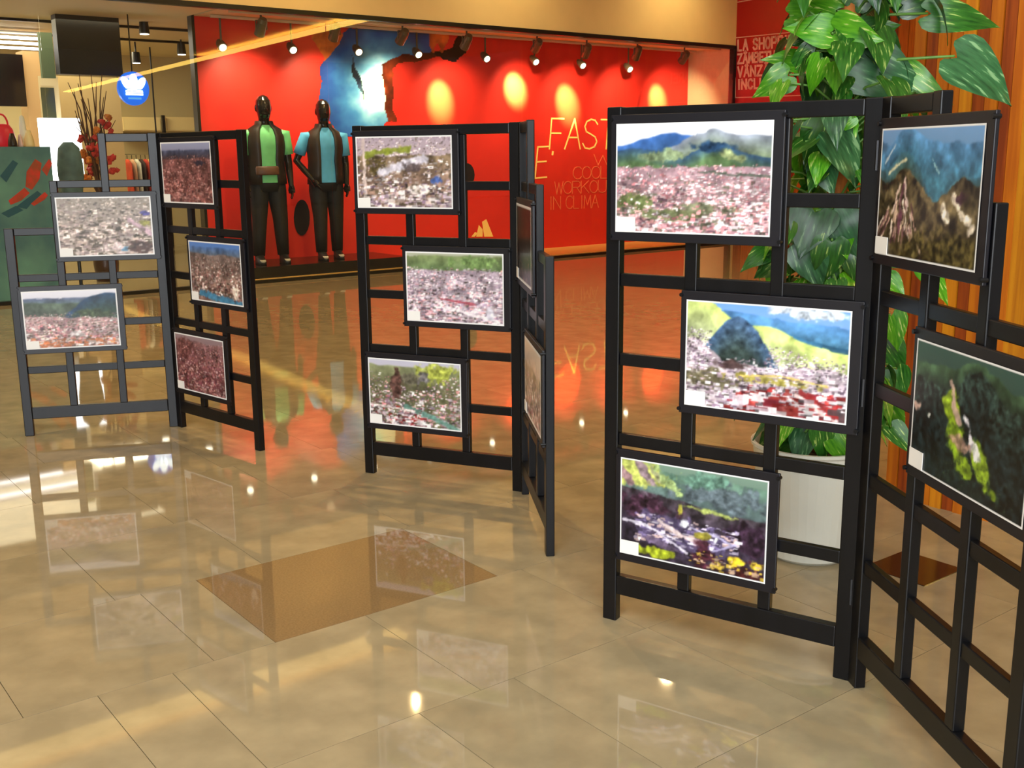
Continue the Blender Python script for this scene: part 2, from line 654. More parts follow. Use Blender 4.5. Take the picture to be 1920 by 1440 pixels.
GLY['Â'] = GLY['A'] + [[(.25, 1.1), (.5, 1.25), (.75, 1.1)]]
GLY['Ă'] = GLY['A'] + [[(.25, 1.25), (.5, 1.1), (.75, 1.25)]]
NARROW = {'I': 0.45, "'": 0.4, ' ': 0.5, 'L': .85, 'E': .85, 'F': .85}


def lettering(text, A, B, T, out, w, m, parent, gap=0.28, slant=0.0, depth=0.004):
    """letters from baseline point A to B with top-left T; out = direction off the wall"""
    e = (B - A)
    up = (T - A)
    H = up.length
    up = up.normalized()
    ed = e.normalized()
    tot = sum(NARROW.get(ch, 1.0) for ch in text) + gap * (len(text) - 1)
    ux = e.length / tot
    mb = MB()
    x = 0
    for ch in text:
        cw = NARROW.get(ch, 1.0)
        for line in GLY[ch]:
            pts = [A + ed * (x + px * cw * ux + slant * H * py) + up * (py * H) for px, py in line]
            for p, q2 in zip(pts, pts[1:]):
                d = (q2 - p)
                if d.length < 1e-5:
                    continue
                dn = d.normalized()
                s = dn.cross(out).normalized()
                mid = (p + q2) / 2 + out * (depth / 2)
                mb.box(mid, dn * (d.length / 2 + w * 0.45), s * (w / 2), out * (depth / 2))
        x += (cw + gap) * ux
    return build('lettering', mb, m, parent)


def wall_pt(u, v, off=0.0):
    return on_plane(u, v, SO - SN * (BW - off), SN)


def wall_text(text, bl, br, tl, w, m, **k):
    return lettering(text, wall_pt(*bl), wall_pt(*br), wall_pt(*tl), SN, w, m, wall_red, **k)


wall_text('FAST', (1030, 279), (1150, 279), (1030, 222), 0.022, M_LETTER, gap=0.12, slant=0.10)
wall_text('E', (1003, 334), (1027, 332), (1003, 276), 0.022, M_LETTER, slant=0.12)
wall_text("'", (1034, 302), (1040, 302), (1034, 285), 0.03, M_LETTER)
wall_text('W', (1113, 310), (1146, 309), (1113, 290), 0.012, M_LETTER_D, slant=0.05)
wall_text('COOL', (1074, 336), (1140, 334), (1074, 313), 0.012, M_LETTER_D, gap=0.05)
wall_text('WORKOUT', (1040, 364), (1152, 360), (1040, 341), 0.012, M_LETTER_D, gap=0.06)
wall_text('IN CLIMA', (1030, 393), (1122, 389), (1030, 369), 0.012, M_LETTER_D, gap=0.12)


def decal(name, pts, off, m, parent=wall_red, dep=0.002):
    poly = [wall_pt(u, v, off) for u, v in pts]
    # orient the front towards the hall
    return build(name, MB().prism(poly, -SN * dep), m, parent)


# three slanted bars of the sports mark
bars = [((884, 444), (890, 444), (896, 437), (891, 435)),
        ((893, 444), (905, 444), (905, 430), (898, 422)),
        ((908, 444), (925, 444), (912, 411), (904, 416))]
mb = MB()
for bpts in bars:
    mb.prism([wall_pt(u, v, 0.004) for u, v in bpts], -SN * 0.003)
build('three_bar_mark', mb, M_LETTER, wall_red)

M_BLUE = mat('blue_print', rgb(36, 92, 160), rough=0.4, color2=rgb(30, 50, 120), scale=3)
M_BLUE2 = mat('light_blue_print', rgb(110, 180, 220), rough=0.4, color2=rgb(60, 130, 190), scale=4)
M_CYAN = mat('pale_cyan_print', rgb(225, 248, 255), rough=0.4)
M_BROWN = mat('brown_print', rgb(92, 34, 16), rough=0.4, color2=rgb(40, 16, 12), scale=5)
M_ORANGE = mat('orange_print', rgb(216, 104, 40), rough=0.4, color2=rgb(150, 56, 16), scale=9)
M_NAVY = mat('near_black_print', rgb(24, 20, 26), rough=0.4)
def ell(cx, cy, rx, ry, n=18):
    return [(cx + rx * math.cos(2 * PI * k / n), cy + ry * math.sin(2 * PI * k / n)) for k in range(n)]


decal('mural_ball', ell(566, 408, 15, 34), 0.006, M_NAVY)
decal('mural_ball', ell(876, 328, 14, 22), 0.006, M_NAVY)

# red sign on the return wall
sgn = thing('wall_sign', RW(0.9, 2.2, 0.03), 'red wall sign with pale pink Romanian lettering in thin frames', 'sign')
ta = rw_tz(1371, 100)[0]
mb = MB().box(RW((ta + t_sign1) / 2, (1.12 + CEIL_Z) / 2, 0.02), SN * ((t_sign1 - ta) / 2), SD * 0.02, Z * ((CEIL_Z - 1.12) / 2))
build('panel', mb, M_REDSIGN, sgn)


def sign_pt(u, v):
    return on_plane(u, v, WR - SD * 0.042, SD)


def strip(p, q2, w, m, parent, out):
    d = q2 - p
    dn = d.normalized()
    return MB().box((p + q2) / 2, dn * (d.length / 2 + w / 2), dn.cross(out).normalized() * (w / 2), out * 0.003)


for a_, b_ in (((1379, 71), (1379, 183)), ((1379, 71), (1530, 56)), ((1379, 183), (1530, 178)), ((1378, 5), (1530, -22))):
    build('border', strip(sign_pt(*a_), sign_pt(*b_), 0.012, M_SIGNTXT, sgn, -SD), M_SIGNTXT, sgn)
for text, y0, y1, x1, sl in (('LA SHOPPING', 95, 76, 1500, -10), ('ZÂMBETUL', 119, 102, 1462, -6), ('VÂNZĂTOAREI', 144, 126, 1512, -8), ('INCLUS', 167, 150, 1446, -3)):
    lettering(text, sign_pt(1384, y0), sign_pt(x1, y0 + sl), sign_pt(1384, y1), -SD, 0.03, M_SIGNTXT, sgn, gap=0.42)

# ------------------------------------------------------------------ printed aerial photographs


def vnoise(h, w, sx, sy, seed):
    rng = np.random.RandomState(seed)
    gy, gx = int(sy) + 3, int(sx) + 3
    g = rng.rand(gy, gx)
    y = np.linspace(0, sy, h)
    x = np.linspace(0, sx, w)
    yi, xi = y.astype(int), x.astype(int)
    fy, fx = (y - yi)[:, None], (x - xi)[None, :]
    fy, fx = fy * fy * (3 - 2 * fy), fx * fx * (3 - 2 * fx)
    a = g[yi][:, xi]
    b = g[yi][:, xi + 1]
    c_ = g[yi + 1][:, xi]
    d = g[yi + 1][:, xi + 1]
    return (a * (1 - fx) + b * fx) * (1 - fy) + (c_ * (1 - fx) + d * fx) * fy


def fbm(h, w, s, seed, octv=4, asp=1.5):
    o = np.zeros((h, w))
    amp, tot = 1.0, 0
    for k in range(octv):
        o += amp * vnoise(h, w, s * asp, s, seed * 13 + k)
        tot += amp
        amp *= 0.55
        s *= 2
    return o / tot


class Pic:
    def __init__(self, w, h, seed):
        self.w, self.h, self.s = w, h, seed
        self.X, self.Y = np.meshgrid(np.linspace(0, 1, w), np.linspace(0, 1, h))
        self.im = np.zeros((h, w, 3))
        self.n = 0

    def sd(self):
        self.n += 1
        return self.s * 101 + self.n

    def mix(self, mask, col, tex=0.12, scale=8):
        t = 1 + tex * 2 * (fbm(self.h, self.w, scale, self.sd()) - 0.5) * 2
        c_ = np.array(col, float)[None, None, :] * t[..., None]
        m_ = np.clip(mask, 0, 1)[..., None]
        self.im = self.im * (1 - m_) + c_ * m_
        return self

    def grad(self, c0, c1, tex=0.08):
        self.im = np.array(c0, float) * (1 - self.Y[..., None]) + np.array(c1, float) * self.Y[..., None]
        return self

    def ridge(self, y0, amp, freq, c_top, c_bot=None, depth=0.3, slope=0.0, tex=0.2, scale=7, peak=None):
        line = y0 + amp * 2 * (fbm(2, self.w, freq, self.sd(), 3)[0] - 0.5) + slope * (self.X[0] - 0.5)
        if peak:
            for px, pw, ph in peak:
                line -= ph * np.exp(-((self.X[0] - px) / pw) ** 2)
        dist = self.Y - line[None, :]
        m_ = np.clip(dist * self.h * 0.7, 0, 1)
        t = np.clip(dist / depth, 0, 1)[..., None]
        c_ = np.array(c_top, float) * (1 - t) + np.array(c_bot or c_top, float) * t
        nz = 1 + tex * 2 * (fbm(self.h, self.w, scale, self.sd(), 5) - 0.5) * 2
        c_ = c_ * nz[..., None]
        self.im = self.im * (1 - m_[..., None]) + c_ * m_[..., None]
        return self

    def blob(self, x, y, rx, ry, col, ang=0.0, tex=0.3, rough=0.9, scale=11):
        dx, dy = self.X - x, self.Y - y
        ca, sa = math.cos(ang), math.sin(ang)
        p = (dx * ca + dy * sa) / rx
        q2 = (-dx * sa + dy * ca) / ry
        r = np.sqrt(p * p + q2 * q2) + rough * (fbm(self.h, self.w, scale, self.sd(), 4) - 0.5) * 2
        return self.mix(np.clip((1 - r) * 3, 0, .92), col, tex, scale * 2)

    def town(self, n, y0, y1, pal, s0=0.008, s1=0.03, x0=0.0, x1=1.0, line=None, alpha=0.85, wide=1.0):
        rng = np.random.RandomState(self.sd())
        lum = fbm(self.h, self.w, 9, self.sd(), 4)
        lum = np.clip((lum - .5) * 2.2 + .5, 0, 1)
        ys = y0 + (y1 - y0) * np.sort(rng.rand(n) ** 0.9)
        for y in ys:
            x = x0 + (x1 - x0) * rng.rand()
            if line is not None and y < line(x):
                continue
            t = (y - y0) / max(1e-6, y1 - y0)
            s = (s0 + (s1 - s0) * t) * rng.uniform(0.5, 1.5)
            wpx = max(1, int(s * wide * self.w * rng.uniform(0.5, 1.3)))
            hpx = max(1, int(s * self.h * rng.uniform(0.5, 1.1)))
            xi, yi = int(x * self.w), int(y * self.h)
            c_ = np.array(pal[rng.randint(len(pal))], float) * rng.uniform(0.82, 1.15) * (.72 + .56 * lum[min(yi, self.h - 1), min(xi, self.w - 1)])
            sl = self.im[max(0, yi):yi + hpx, max(0, xi):xi + wpx]
            sl[:] = sl * (1 - alpha) + c_ * alpha
        return self

    def line(self, pts, wd, col):
        for (xa, ya), (xb, yb) in zip(pts, pts[1:]):
            d2 = (xb - xa) ** 2 + (yb - ya) ** 2
            t = np.clip(((self.X - xa) * (xb - xa) + (self.Y - ya) * (yb - ya)) / d2, 0, 1)
            d = np.sqrt((self.X - xa - t * (xb - xa)) ** 2 + ((self.Y - ya - t * (yb - ya)) * 0.66) ** 2)
            d = d + wd * 1.3 * (fbm(self.h, self.w, 16, self.sd(), 3) - .5)
            self.mix(np.clip((wd - d) / wd * 2.2, 0, .92), col, 0.15, 18)
        return self


PINK = [(224, 164, 168), (240, 206, 210), (204, 130, 138), (126, 100, 114), (250, 236, 240), (104, 106, 90), (220, 160, 162), (180, 138, 148), (250, 244, 246)]
WHITE = [(236, 226, 232), (214, 200, 214), (170, 150, 170), (120, 100, 120), (90, 84, 80), (250, 244, 246), (190, 168, 180)]
ROOF = [(150, 44, 46), (176, 70, 66), (240, 232, 236), (110, 40, 50), (210, 190, 200), (90, 80, 84), (250, 246, 248)]
BEIGE = [(196, 178, 168), (220, 206, 200), (150, 132, 126), (110, 98, 84), (236, 224, 216), (84, 76, 62), (170, 150, 150)]
RUST = [(150, 100, 96), (176, 128, 124), (110, 70, 72), (196, 156, 150), (90, 62, 62), (130, 84, 76)]


def pic_make(k, w, h):
    P = Pic(w, h, k + 3)
    if k == 0:      # town under blue and green hills
        P.grad((244, 246, 252), (200, 205, 220))
        P.ridge(.16, .05, 3, (70, 110, 176), (60, 84, 110), .25, slope=-0.02, peak=[(.35, .2, .05)])
        P.ridge(.14, .05, 4, (150, 158, 176), (110, 124, 96), .2, slope=-.02, peak=[(.62, .12, .08), (.0, .2, -.3), (.2, .2, -.2)])
        P.ridge(.30, .05, 3, (60, 86, 120), (96, 120, 84), .14, peak=[(.65, .14, .12), (.1, .2, .06)])
        P.blob(.3, .3, .16, .06, (140, 156, 120)).blob(.78, .31, .1, .05, (150, 160, 116), .5).blob(.62, .22, .16, .06, (44, 68, 96))
        P.ridge(.39, .02, 6, (170, 140, 150), (140, 124, 120), .5)
        P.town(2300, .38, .97, PINK, .012, .036, wide=1.0)
        P.blob(.12, .72, .15, .09, (104, 116, 74)).blob(.4, .83, .22, .06, (110, 118, 84)).blob(.62, .76, .2, .04, (112, 116, 92))
        P.town(420, .62, 1, PINK, .014, .036, wide=.9)
        P.line([(.55, .44), (1, .48)], .008, (90, 100, 90))
    elif k == 1:    # wooded hill, green slope and red roofs
        P.grad((120, 166, 232), (220, 230, 245))
        P.blob(.75, .04, .4, .06, (230, 238, 248), .15)
        P.ridge(.10, .02, 3, (100, 150, 206), (90, 140, 170), .2, slope=.12).ridge(.2, .02, 3, (60, 110, 150), (120, 160, 150), .15, slope=.26)
        P.ridge(.24, .02, 3, (206, 222, 130), (186, 196, 150), .3, slope=.3, tex=.25, peak=[(.55, .1, .06), (.1, .16, .16)])
        P.ridge(.40, .03, 5, (84, 112, 150), (64, 78, 76), .3, tex=.28, peak=[(.34, .2, .3), (.72, .2, -.3), (.0, .12, -.4), (1., .2, -.5)], scale=22)
        P.ridge(.54, .05, 4, (196, 180, 190), (206, 192, 200), .5, peak=[(.05, .12, .2)])
        P.town(420, .26, .6, WHITE, .012, .022, 0, .16).town(520, .34, .6, WHITE, .010, .02, .5, 1, line=lambda x: .36 + .25 * (x - .55))
        P.town(1100, .5, 1, WHITE, .016, .04)
        P.blob(.14, .74, .2, .1, (116, 110, 84)).blob(.5, .68, .3, .04, (160, 150, 76), .05).blob(.3, .58, .1, .05, (90, 70, 70))
        P.town(300, .58, .85, WHITE, .016, .034)
        P.line([(.36, .66), (.6, .63), (.88, .68)], .008, (232, 206, 120))
        P.town(300, .74, 1, ROOF, .04, .07, .34, 1)
        P.line([(.74, .76), (1., .98)], .026, (150, 54, 56)).line([(.7, .78), (.97, 1.02)], .012, (244, 214, 210)).town(60, .8, 1, ROOF, .05, .08, .25, 1)
    elif k == 2:    # white-walled compound in dark woods
        P.grad((126, 152, 136), (60, 60, 72))
        P.ridge(.08, .04, 3, (112, 144, 126), (92, 104, 112), .4)
        P.blob(.1, .12, .26, .2, (190, 196, 106), .5, .25).blob(.16, .08, .04, .16, (140, 120, 134), -.5).blob(.25, .1, .03, .14, (150, 150, 120), -.5).blob(.06, .2, .03, .14, (150, 120, 130), -.5)
        P.blob(.34, .16, .04, .16, (160, 180, 120), -.5).blob(.75, .24, .36, .13, (98, 110, 118)).blob(.55, .12, .2, .1, (112, 150, 134))
        P.ridge(.36, .04, 3, (84, 76, 84), (60, 52, 66), .3, tex=.4, slope=.1, scale=14)
        P.blob(.14, .46, .24, .13, (74, 50, 66), 0, .5).blob(.9, .6, .2, .17, (58, 42, 58), 0, .5).blob(.6, .4, .2, .025, (160, 172, 100), .1)
        P.blob(.45, .68, .33, .15, (96, 86, 118), .25, .4)
        P.town(240, .52, .8, [(196, 186, 214), (120, 108, 150), (230, 224, 236), (86, 76, 104), (206, 180, 176)], .02, .04, .1, .8, wide=1.4)
        P.line([(.02, .64), (.2, .66), (.48, .86)], .012, (226, 220, 236)).line([(.28, .58), (.42, .68), (.56, .73)], .016, (222, 204, 204)).line([(.5, .58), (.8, .68), (.66, .78)], .009, (190, 184, 220))
        P.blob(.45, .57, .035, .04, (240, 244, 250)).blob(.43, .42, .014, .07, (220, 214, 90)).blob(.67, .66, .025, .05, (244, 248, 250)).blob(.58, .66, .06, .05, (150, 142, 60))
        P.blob(.24, .92, .16, .06, (160, 172, 50)).blob(.57, .86, .08, .14, (74, 40, 52), 0, .5).blob(.3, .82, .2, .03, (110, 96, 120), .4)
        P.blob(.81, .86, .05, .05, (240, 210, 60)).blob(.95, .85, .05, .05, (240, 210, 70)).blob(.67, .93, .05, .06, (226, 196, 90)).blob(.9, .96, .1, .05, (80, 38, 40), 0, .5)
        P.town(120, .8, 1, [(226, 196, 80), (90, 50, 60), (210, 180, 150), (70, 40, 50)], .02, .035, .5, 1)
    elif k == 3:    # rocky crags under blue peaks
        P.grad((120, 160, 206), (80, 110, 120))
        P.ridge(.10, .05, 3, (92, 140, 186), (70, 124, 146), .3, tex=.3, peak=[(.3, .12, .1)])
        P.ridge(.34, .04, 3, (74, 120, 140), (66, 88, 78), .16, tex=.3, peak=[(.28, .14, .17), (.6, .12, -.18)])
        P.line([(.06, .26), (.15, .13)], .008, (206, 216, 222)).line([(.12, .34), (.2, .29), (.28, .25)], .01, (214, 206, 170)).line([(.55, .24), (.62, .34)], .006, (150, 190, 196))
        P.ridge(.42, .06, 5, (92, 82, 60), (70, 62, 44), .5, tex=.6, peak=[(.28, .12, .13), (.6, .1, -.12), (.85, .1, .06)], scale=12)
        rng = np.random.RandomState(77)
        for q in range(70):
            x = rng.normal(.27, .13)
            y = .46 + abs(x - .27) * 1.0 + rng.rand() * .32
            ln = rng.uniform(.04, .16)
            sx = (x - .27) * rng.uniform(.4, 1.1)
            P.line([(x, y), (x + sx * ln * 3, y + ln)], rng.uniform(.005, .013), [(196, 160, 150), (238, 220, 204), (140, 104, 104), (96, 66, 70), (214, 186, 160)][q % 5])
        P.line([(.28, .40), (.33, .6)], .012, (232, 206, 200)).line([(.23, .44), (.16, .66)], .012, (222, 196, 180)).line([(.27, .44), (.24, .8)], .016, (110, 70, 84))
        for x, y in ((.7, .58), (.72, .64), (.82, .54), (.85, .62), (.9, .66), (.93, .72), (.78, .5)):
            P.blob(x, y, .035, .05, (238, 226, 206), rng.uniform(-.5, .5), .3, .7)
        P.blob(.84, .5, .08, .06, (70, 44, 56)).blob(.7, .92, .45, .16, (78, 70, 42), 0, .6)
    elif k == 4:    # forest cone with lime clearing
        P.grad((66, 92, 84), (40, 52, 50))
        P.ridge(.16, .05, 3, (76, 104, 76), (40, 54, 50), .22, tex=.35, peak=[(.55, .2, .14)])
        P.ridge(.28, .03, 4, (48, 64, 58), (26, 36, 38), .35, tex=.65, peak=[(.6, .16, .2)], scale=26)
        P.blob(.37, .42, .07, .16, (150, 176, 46), -.25, .3, .7).blob(.42, .62, .09, .16, (140, 172, 44), -.3, .3, .7).blob(.66, .74, .07, .22, (150, 178, 52), -.55, .3, .7).blob(.5, .8, .08, .08, (140, 168, 44), 0, .3, .7)
        P.line([(.34, .22), (.38, .36), (.44, .5)], .018, (196, 168, 156)).blob(.54, .56, .03, .12, (232, 226, 236), -.3).blob(.48, .66, .1, .06, (170, 140, 126), .5, .4).blob(.6, .64, .03, .07, (240, 240, 244), -.3)
        P.blob(.04, .5, .04, .06, (200, 168, 156), .5).blob(.17, .54, .022, .025, (236, 236, 230)).blob(.4, .88, .1, .1, (34, 46, 42), 0, .6, .8, 18).blob(.6, .93, .08, .08, (34, 46, 42), 0, .6, .8, 18)
        P.town(260, .7, 1, [(30, 42, 38), (22, 30, 30), (60, 80, 50)], .01, .02, .2, .9, wide=.5)
    elif k == 5:    # works and white halls with a green strip
        P.grad((176, 160, 172), (214, 196, 190))
        P.town(500, 0, .3, BEIGE + WHITE, .012, .024)
        P.ridge(.26, .03, 4, (128, 112, 90), (140, 116, 104), .4, tex=.35)
        P.line([(.1, .25), (.34, .2), (.56, .18)], .035, (140, 150, 64))
        P.blob(.2, .4, .14, .12, (104, 92, 60)).town(700, .3, 1, BEIGE + WHITE, .02, .05)
        P.line([(.25, .5), (.5, .4), (.72, .32)], .05, (216, 212, 226)).blob(.6, .42, .1, .09, (96, 84, 84)).blob(.84, .62, .06, .05, (84, 110, 176)).blob(.66, .75, .12, .09, (240, 230, 224))
        P.line([(.08, .05), (.09, 1.)], .02, (226, 206, 200)).town(260, .68, 1, BEIGE + WHITE, .03, .06)
    elif k == 6:    # dense pale town below a green rim
        P.grad((176, 180, 160), (190, 176, 186))
        P.ridge(.04, .02, 3, (124, 136, 96), (110, 130, 92), .2)
        P.blob(.75, .13, .3, .09, (124, 150, 96)).ridge(.24, .03, 5, (176, 160, 172), (180, 166, 176), .6)
        P.town(2200, .22, 1, WHITE + PINK[:2], .016, .045)
        P.line([(.4, .78), (.95, .95)], .02, (236, 226, 232)).line([(.36, .66), (.72, .72)], .012, (176, 90, 104)).blob(.86, .84, .05, .12, (214, 210, 222), .0, .1, .2)
    elif k == 7:    # pink town below a sunlit hill, green river
        P.grad((190, 190, 206), (200, 170, 180))
        P.ridge(.08, .04, 3, (150, 156, 120), (110, 110, 84), .3).blob(.72, .16, .26, .16, (170, 178, 84)).blob(.46, .3, .16, .13, (100, 96, 84)).blob(.62, .26, .08, .1, (120, 116, 120))
        P.town(1300, .2, 1, PINK + WHITE, .016, .04, line=lambda x: .2 + .25 * math.exp(-((x - .5) / .25) ** 2))
        P.blob(.3, .42, .06, .3, (92, 66, 62), .1, .4)
        P.line([(.4, .7), (.7, .84), (1., 1.02)], .035, (110, 150, 140)).town(220, .7, 1, ROOF, .03, .05, 0, .6).line([(0, .7), (.5, .76)], .012, (230, 214, 214))
    elif k == 8:    # reddish town under a grey band of sky
        P.grad((150, 156, 186), (90, 66, 68))
        P.ridge(.12, .01, 3, (84, 90, 116), (70, 64, 74), .12).ridge(.26, .02, 4, (110, 76, 76), (120, 80, 76), .7, tex=.3)
        P.town(1900, .22, 1, RUST, .014, .04)
        P.blob(.78, .34, .14, .05, (48, 44, 56))
    elif k == 9:    # brown town with blue river below
        P.grad((90, 130, 196), (150, 140, 140))
        P.ridge(.08, .02, 3, (84, 116, 170), (96, 110, 130), .12).ridge(.2, .03, 3, (124, 110, 106), (140, 112, 100), .6, tex=.3)
        P.town(1300, .25, .92, RUST + BEIGE, .016, .04)
        P.line([(.2, .86), (.6, .93), (1., 1.)], .05, (70, 130, 166)).blob(.86, .78, .06, .1, (230, 214, 200))
    elif k == 10:   # wine-coloured town
        P.grad((150, 130, 134), (110, 64, 72)).ridge(.1, .04, 3, (126, 96, 98), (112, 66, 74), .6, tex=.35)
        P.town(1700, .12, 1, RUST + [(120, 76, 88), (196, 170, 170)], .016, .04)
        P.blob(.2, .25, .2, .2, (110, 72, 72), 0, .3)
        P.town(300, .1, .6, RUST, .014, .03)
    elif k == 11:   # grey-beige blocks with blue roofs
        P.grad((150, 140, 128), (176, 160, 156))
        P.town(1500, 0, 1, BEIGE, .022, .06)
        P.blob(.6, .86, .12, .09, (226, 206, 206)).blob(.68, .9, .06, .06, (120, 176, 214)).blob(.93, .3, .05, .04, (70, 66, 140)).blob(.85, .85, .12, .12, (84, 62, 56)).blob(.92, .45, .07, .05, (140, 138, 70))
        P.line([(.76, .4), (1, .66)], .03, (206, 176, 190)).town(150, .1, 1, BEIGE, .02, .05)
    elif k == 12:   # town in a valley between blue-green hills
        P.grad((226, 226, 236), (190, 190, 206))
        P.ridge(.12, .02, 3, (100, 110, 140), (84, 104, 90), .2).ridge(.22, .03, 3, (96, 112, 96), (90, 100, 90), .2, slope=.04)
        P.ridge(.2, .05, 3, (50, 76, 110), (60, 80, 70), .3, peak=[(.9, .3, .14), (.2, .3, -.5)])
        P.ridge(.46, .03, 4, (176, 150, 152), (170, 140, 140), .5, slope=.06).town(1800, .4, 1, PINK + BEIGE, .014, .045)
        P.blob(.75, .42, .2, .07, (76, 88, 66)).blob(.55, .76, .09, .05, (230, 220, 222)).town(160, .8, 1, [(196, 120, 80), (214, 140, 100), (236, 220, 214)], .03, .06)
    elif k == 14:   # seen edge-on: dark ridge
        P.grad((60, 52, 50), (40, 34, 34)).ridge(.3, .06, 3, (70, 56, 48), (44, 36, 34), .5).town(300, .4, 1, RUST, .02, .05, alpha=.4)
    else:           # seen edge-on: valley, its glare painted in as pale tones
        P.grad((226, 210, 196), (160, 130, 120)).ridge(.3, .06, 3, (176, 160, 140), (150, 126, 116), .5).town(700, .4, 1, PINK + BEIGE, .02, .05)
    im = P.im
    amt = {2: .010, 3: .014, 4: .014}.get(k, .006)
    dx = (fbm(h, w, 7, 900 + k, 4) - .5) * 2 * amt * w * 2
    dy = (fbm(h, w, 7, 950 + k, 4) - .5) * 2 * amt * h * 2
    yy, xx = np.mgrid[0:h, 0:w]
    im = im[np.clip((yy + dy).round().astype(int), 0, h - 1), np.clip((xx + dx).round().astype(int), 0, w - 1)]
    gr = 1 + np.clip(P.Y * 6 - .6, 0, 1) * .16 * (fbm(h, w, 22, 970 + k, 2) - .5) * 2
    im = im * gr[..., None]
    pd = np.pad(im, ((1, 1), (1, 1), (0, 0)), mode='edge')
    im = .5 * im + .125 * (pd[:-2, 1:-1] + pd[2:, 1:-1] + pd[1:-1, :-2] + pd[1:-1, 2:])
    im = np.clip((im - 128) * 1.1 + 126, 0, 246)
    b = 2
    im[:b] = im[-b:] = 238
    im[:, :b] = 238
    im[:, -b:] = 238
    return np.clip(im, 0, 255)


def print_mesh(w, h, k, nx, ny):
    im = pic_make(k, nx, ny) / 255.0
    im = np.where(im <= 0.04045, im / 12.92, ((im + 0.055) / 1.055) ** 2.4)
    xs = np.linspace(-w / 2, w / 2, nx)
    zs = np.linspace(h / 2, -h / 2, ny)
    gx, gz = np.meshgrid(xs, zs)
    co = np.stack([gx, np.zeros_like(gx), gz], -1).reshape(-1, 3)
    idx = np.arange(nx * ny).reshape(ny, nx)
    faces = np.stack([idx[1:, :-1], idx[1:, 1:], idx[:-1, 1:], idx[:-1, :-1]], -1).reshape(-1, 4)
    me = bpy.data.meshes.new('print')
    me.vertices.add(len(co))
    me.vertices.foreach_set('co', co.astype(np.float32).ravel())
    nf = len(faces)
    me.loops.add(nf * 4)
    me.loops.foreach_set('vertex_index', faces.astype(np.int32).ravel())
    me.polygons.add(nf)
    me.polygons.foreach_set('loop_start', np.arange(0, nf * 4, 4, dtype=np.int32))
    me.polygons.foreach_set('loop_total', np.full(nf, 4, dtype=np.int32))
    me.update(calc_edges=True)
    at = me.attributes.new('ink', 'FLOAT_COLOR', 'POINT')
    col = np.concatenate([im.reshape(-1, 3), np.ones((nx * ny, 1))], 1).astype(np.float32)
    at.data.foreach_set('color', col.ravel())
    me.materials.append(mat_print())
    return me


# printed athlete mural on the red wall: blue jersey, dark arm, orange hands
def inside(px, py, poly):
    r = np.zeros(px.shape, bool)
    n = len(poly)
    for q in range(n):
        (xa, ya), (xb, yb) = poly[q], poly[(q + 1) % n]
        if ya == yb:
            continue
        c_ = ((ya > py) != (yb > py)) & (px < (xb - xa) * (py - ya) / (yb - ya) + xa)
        r ^= c_
    return r


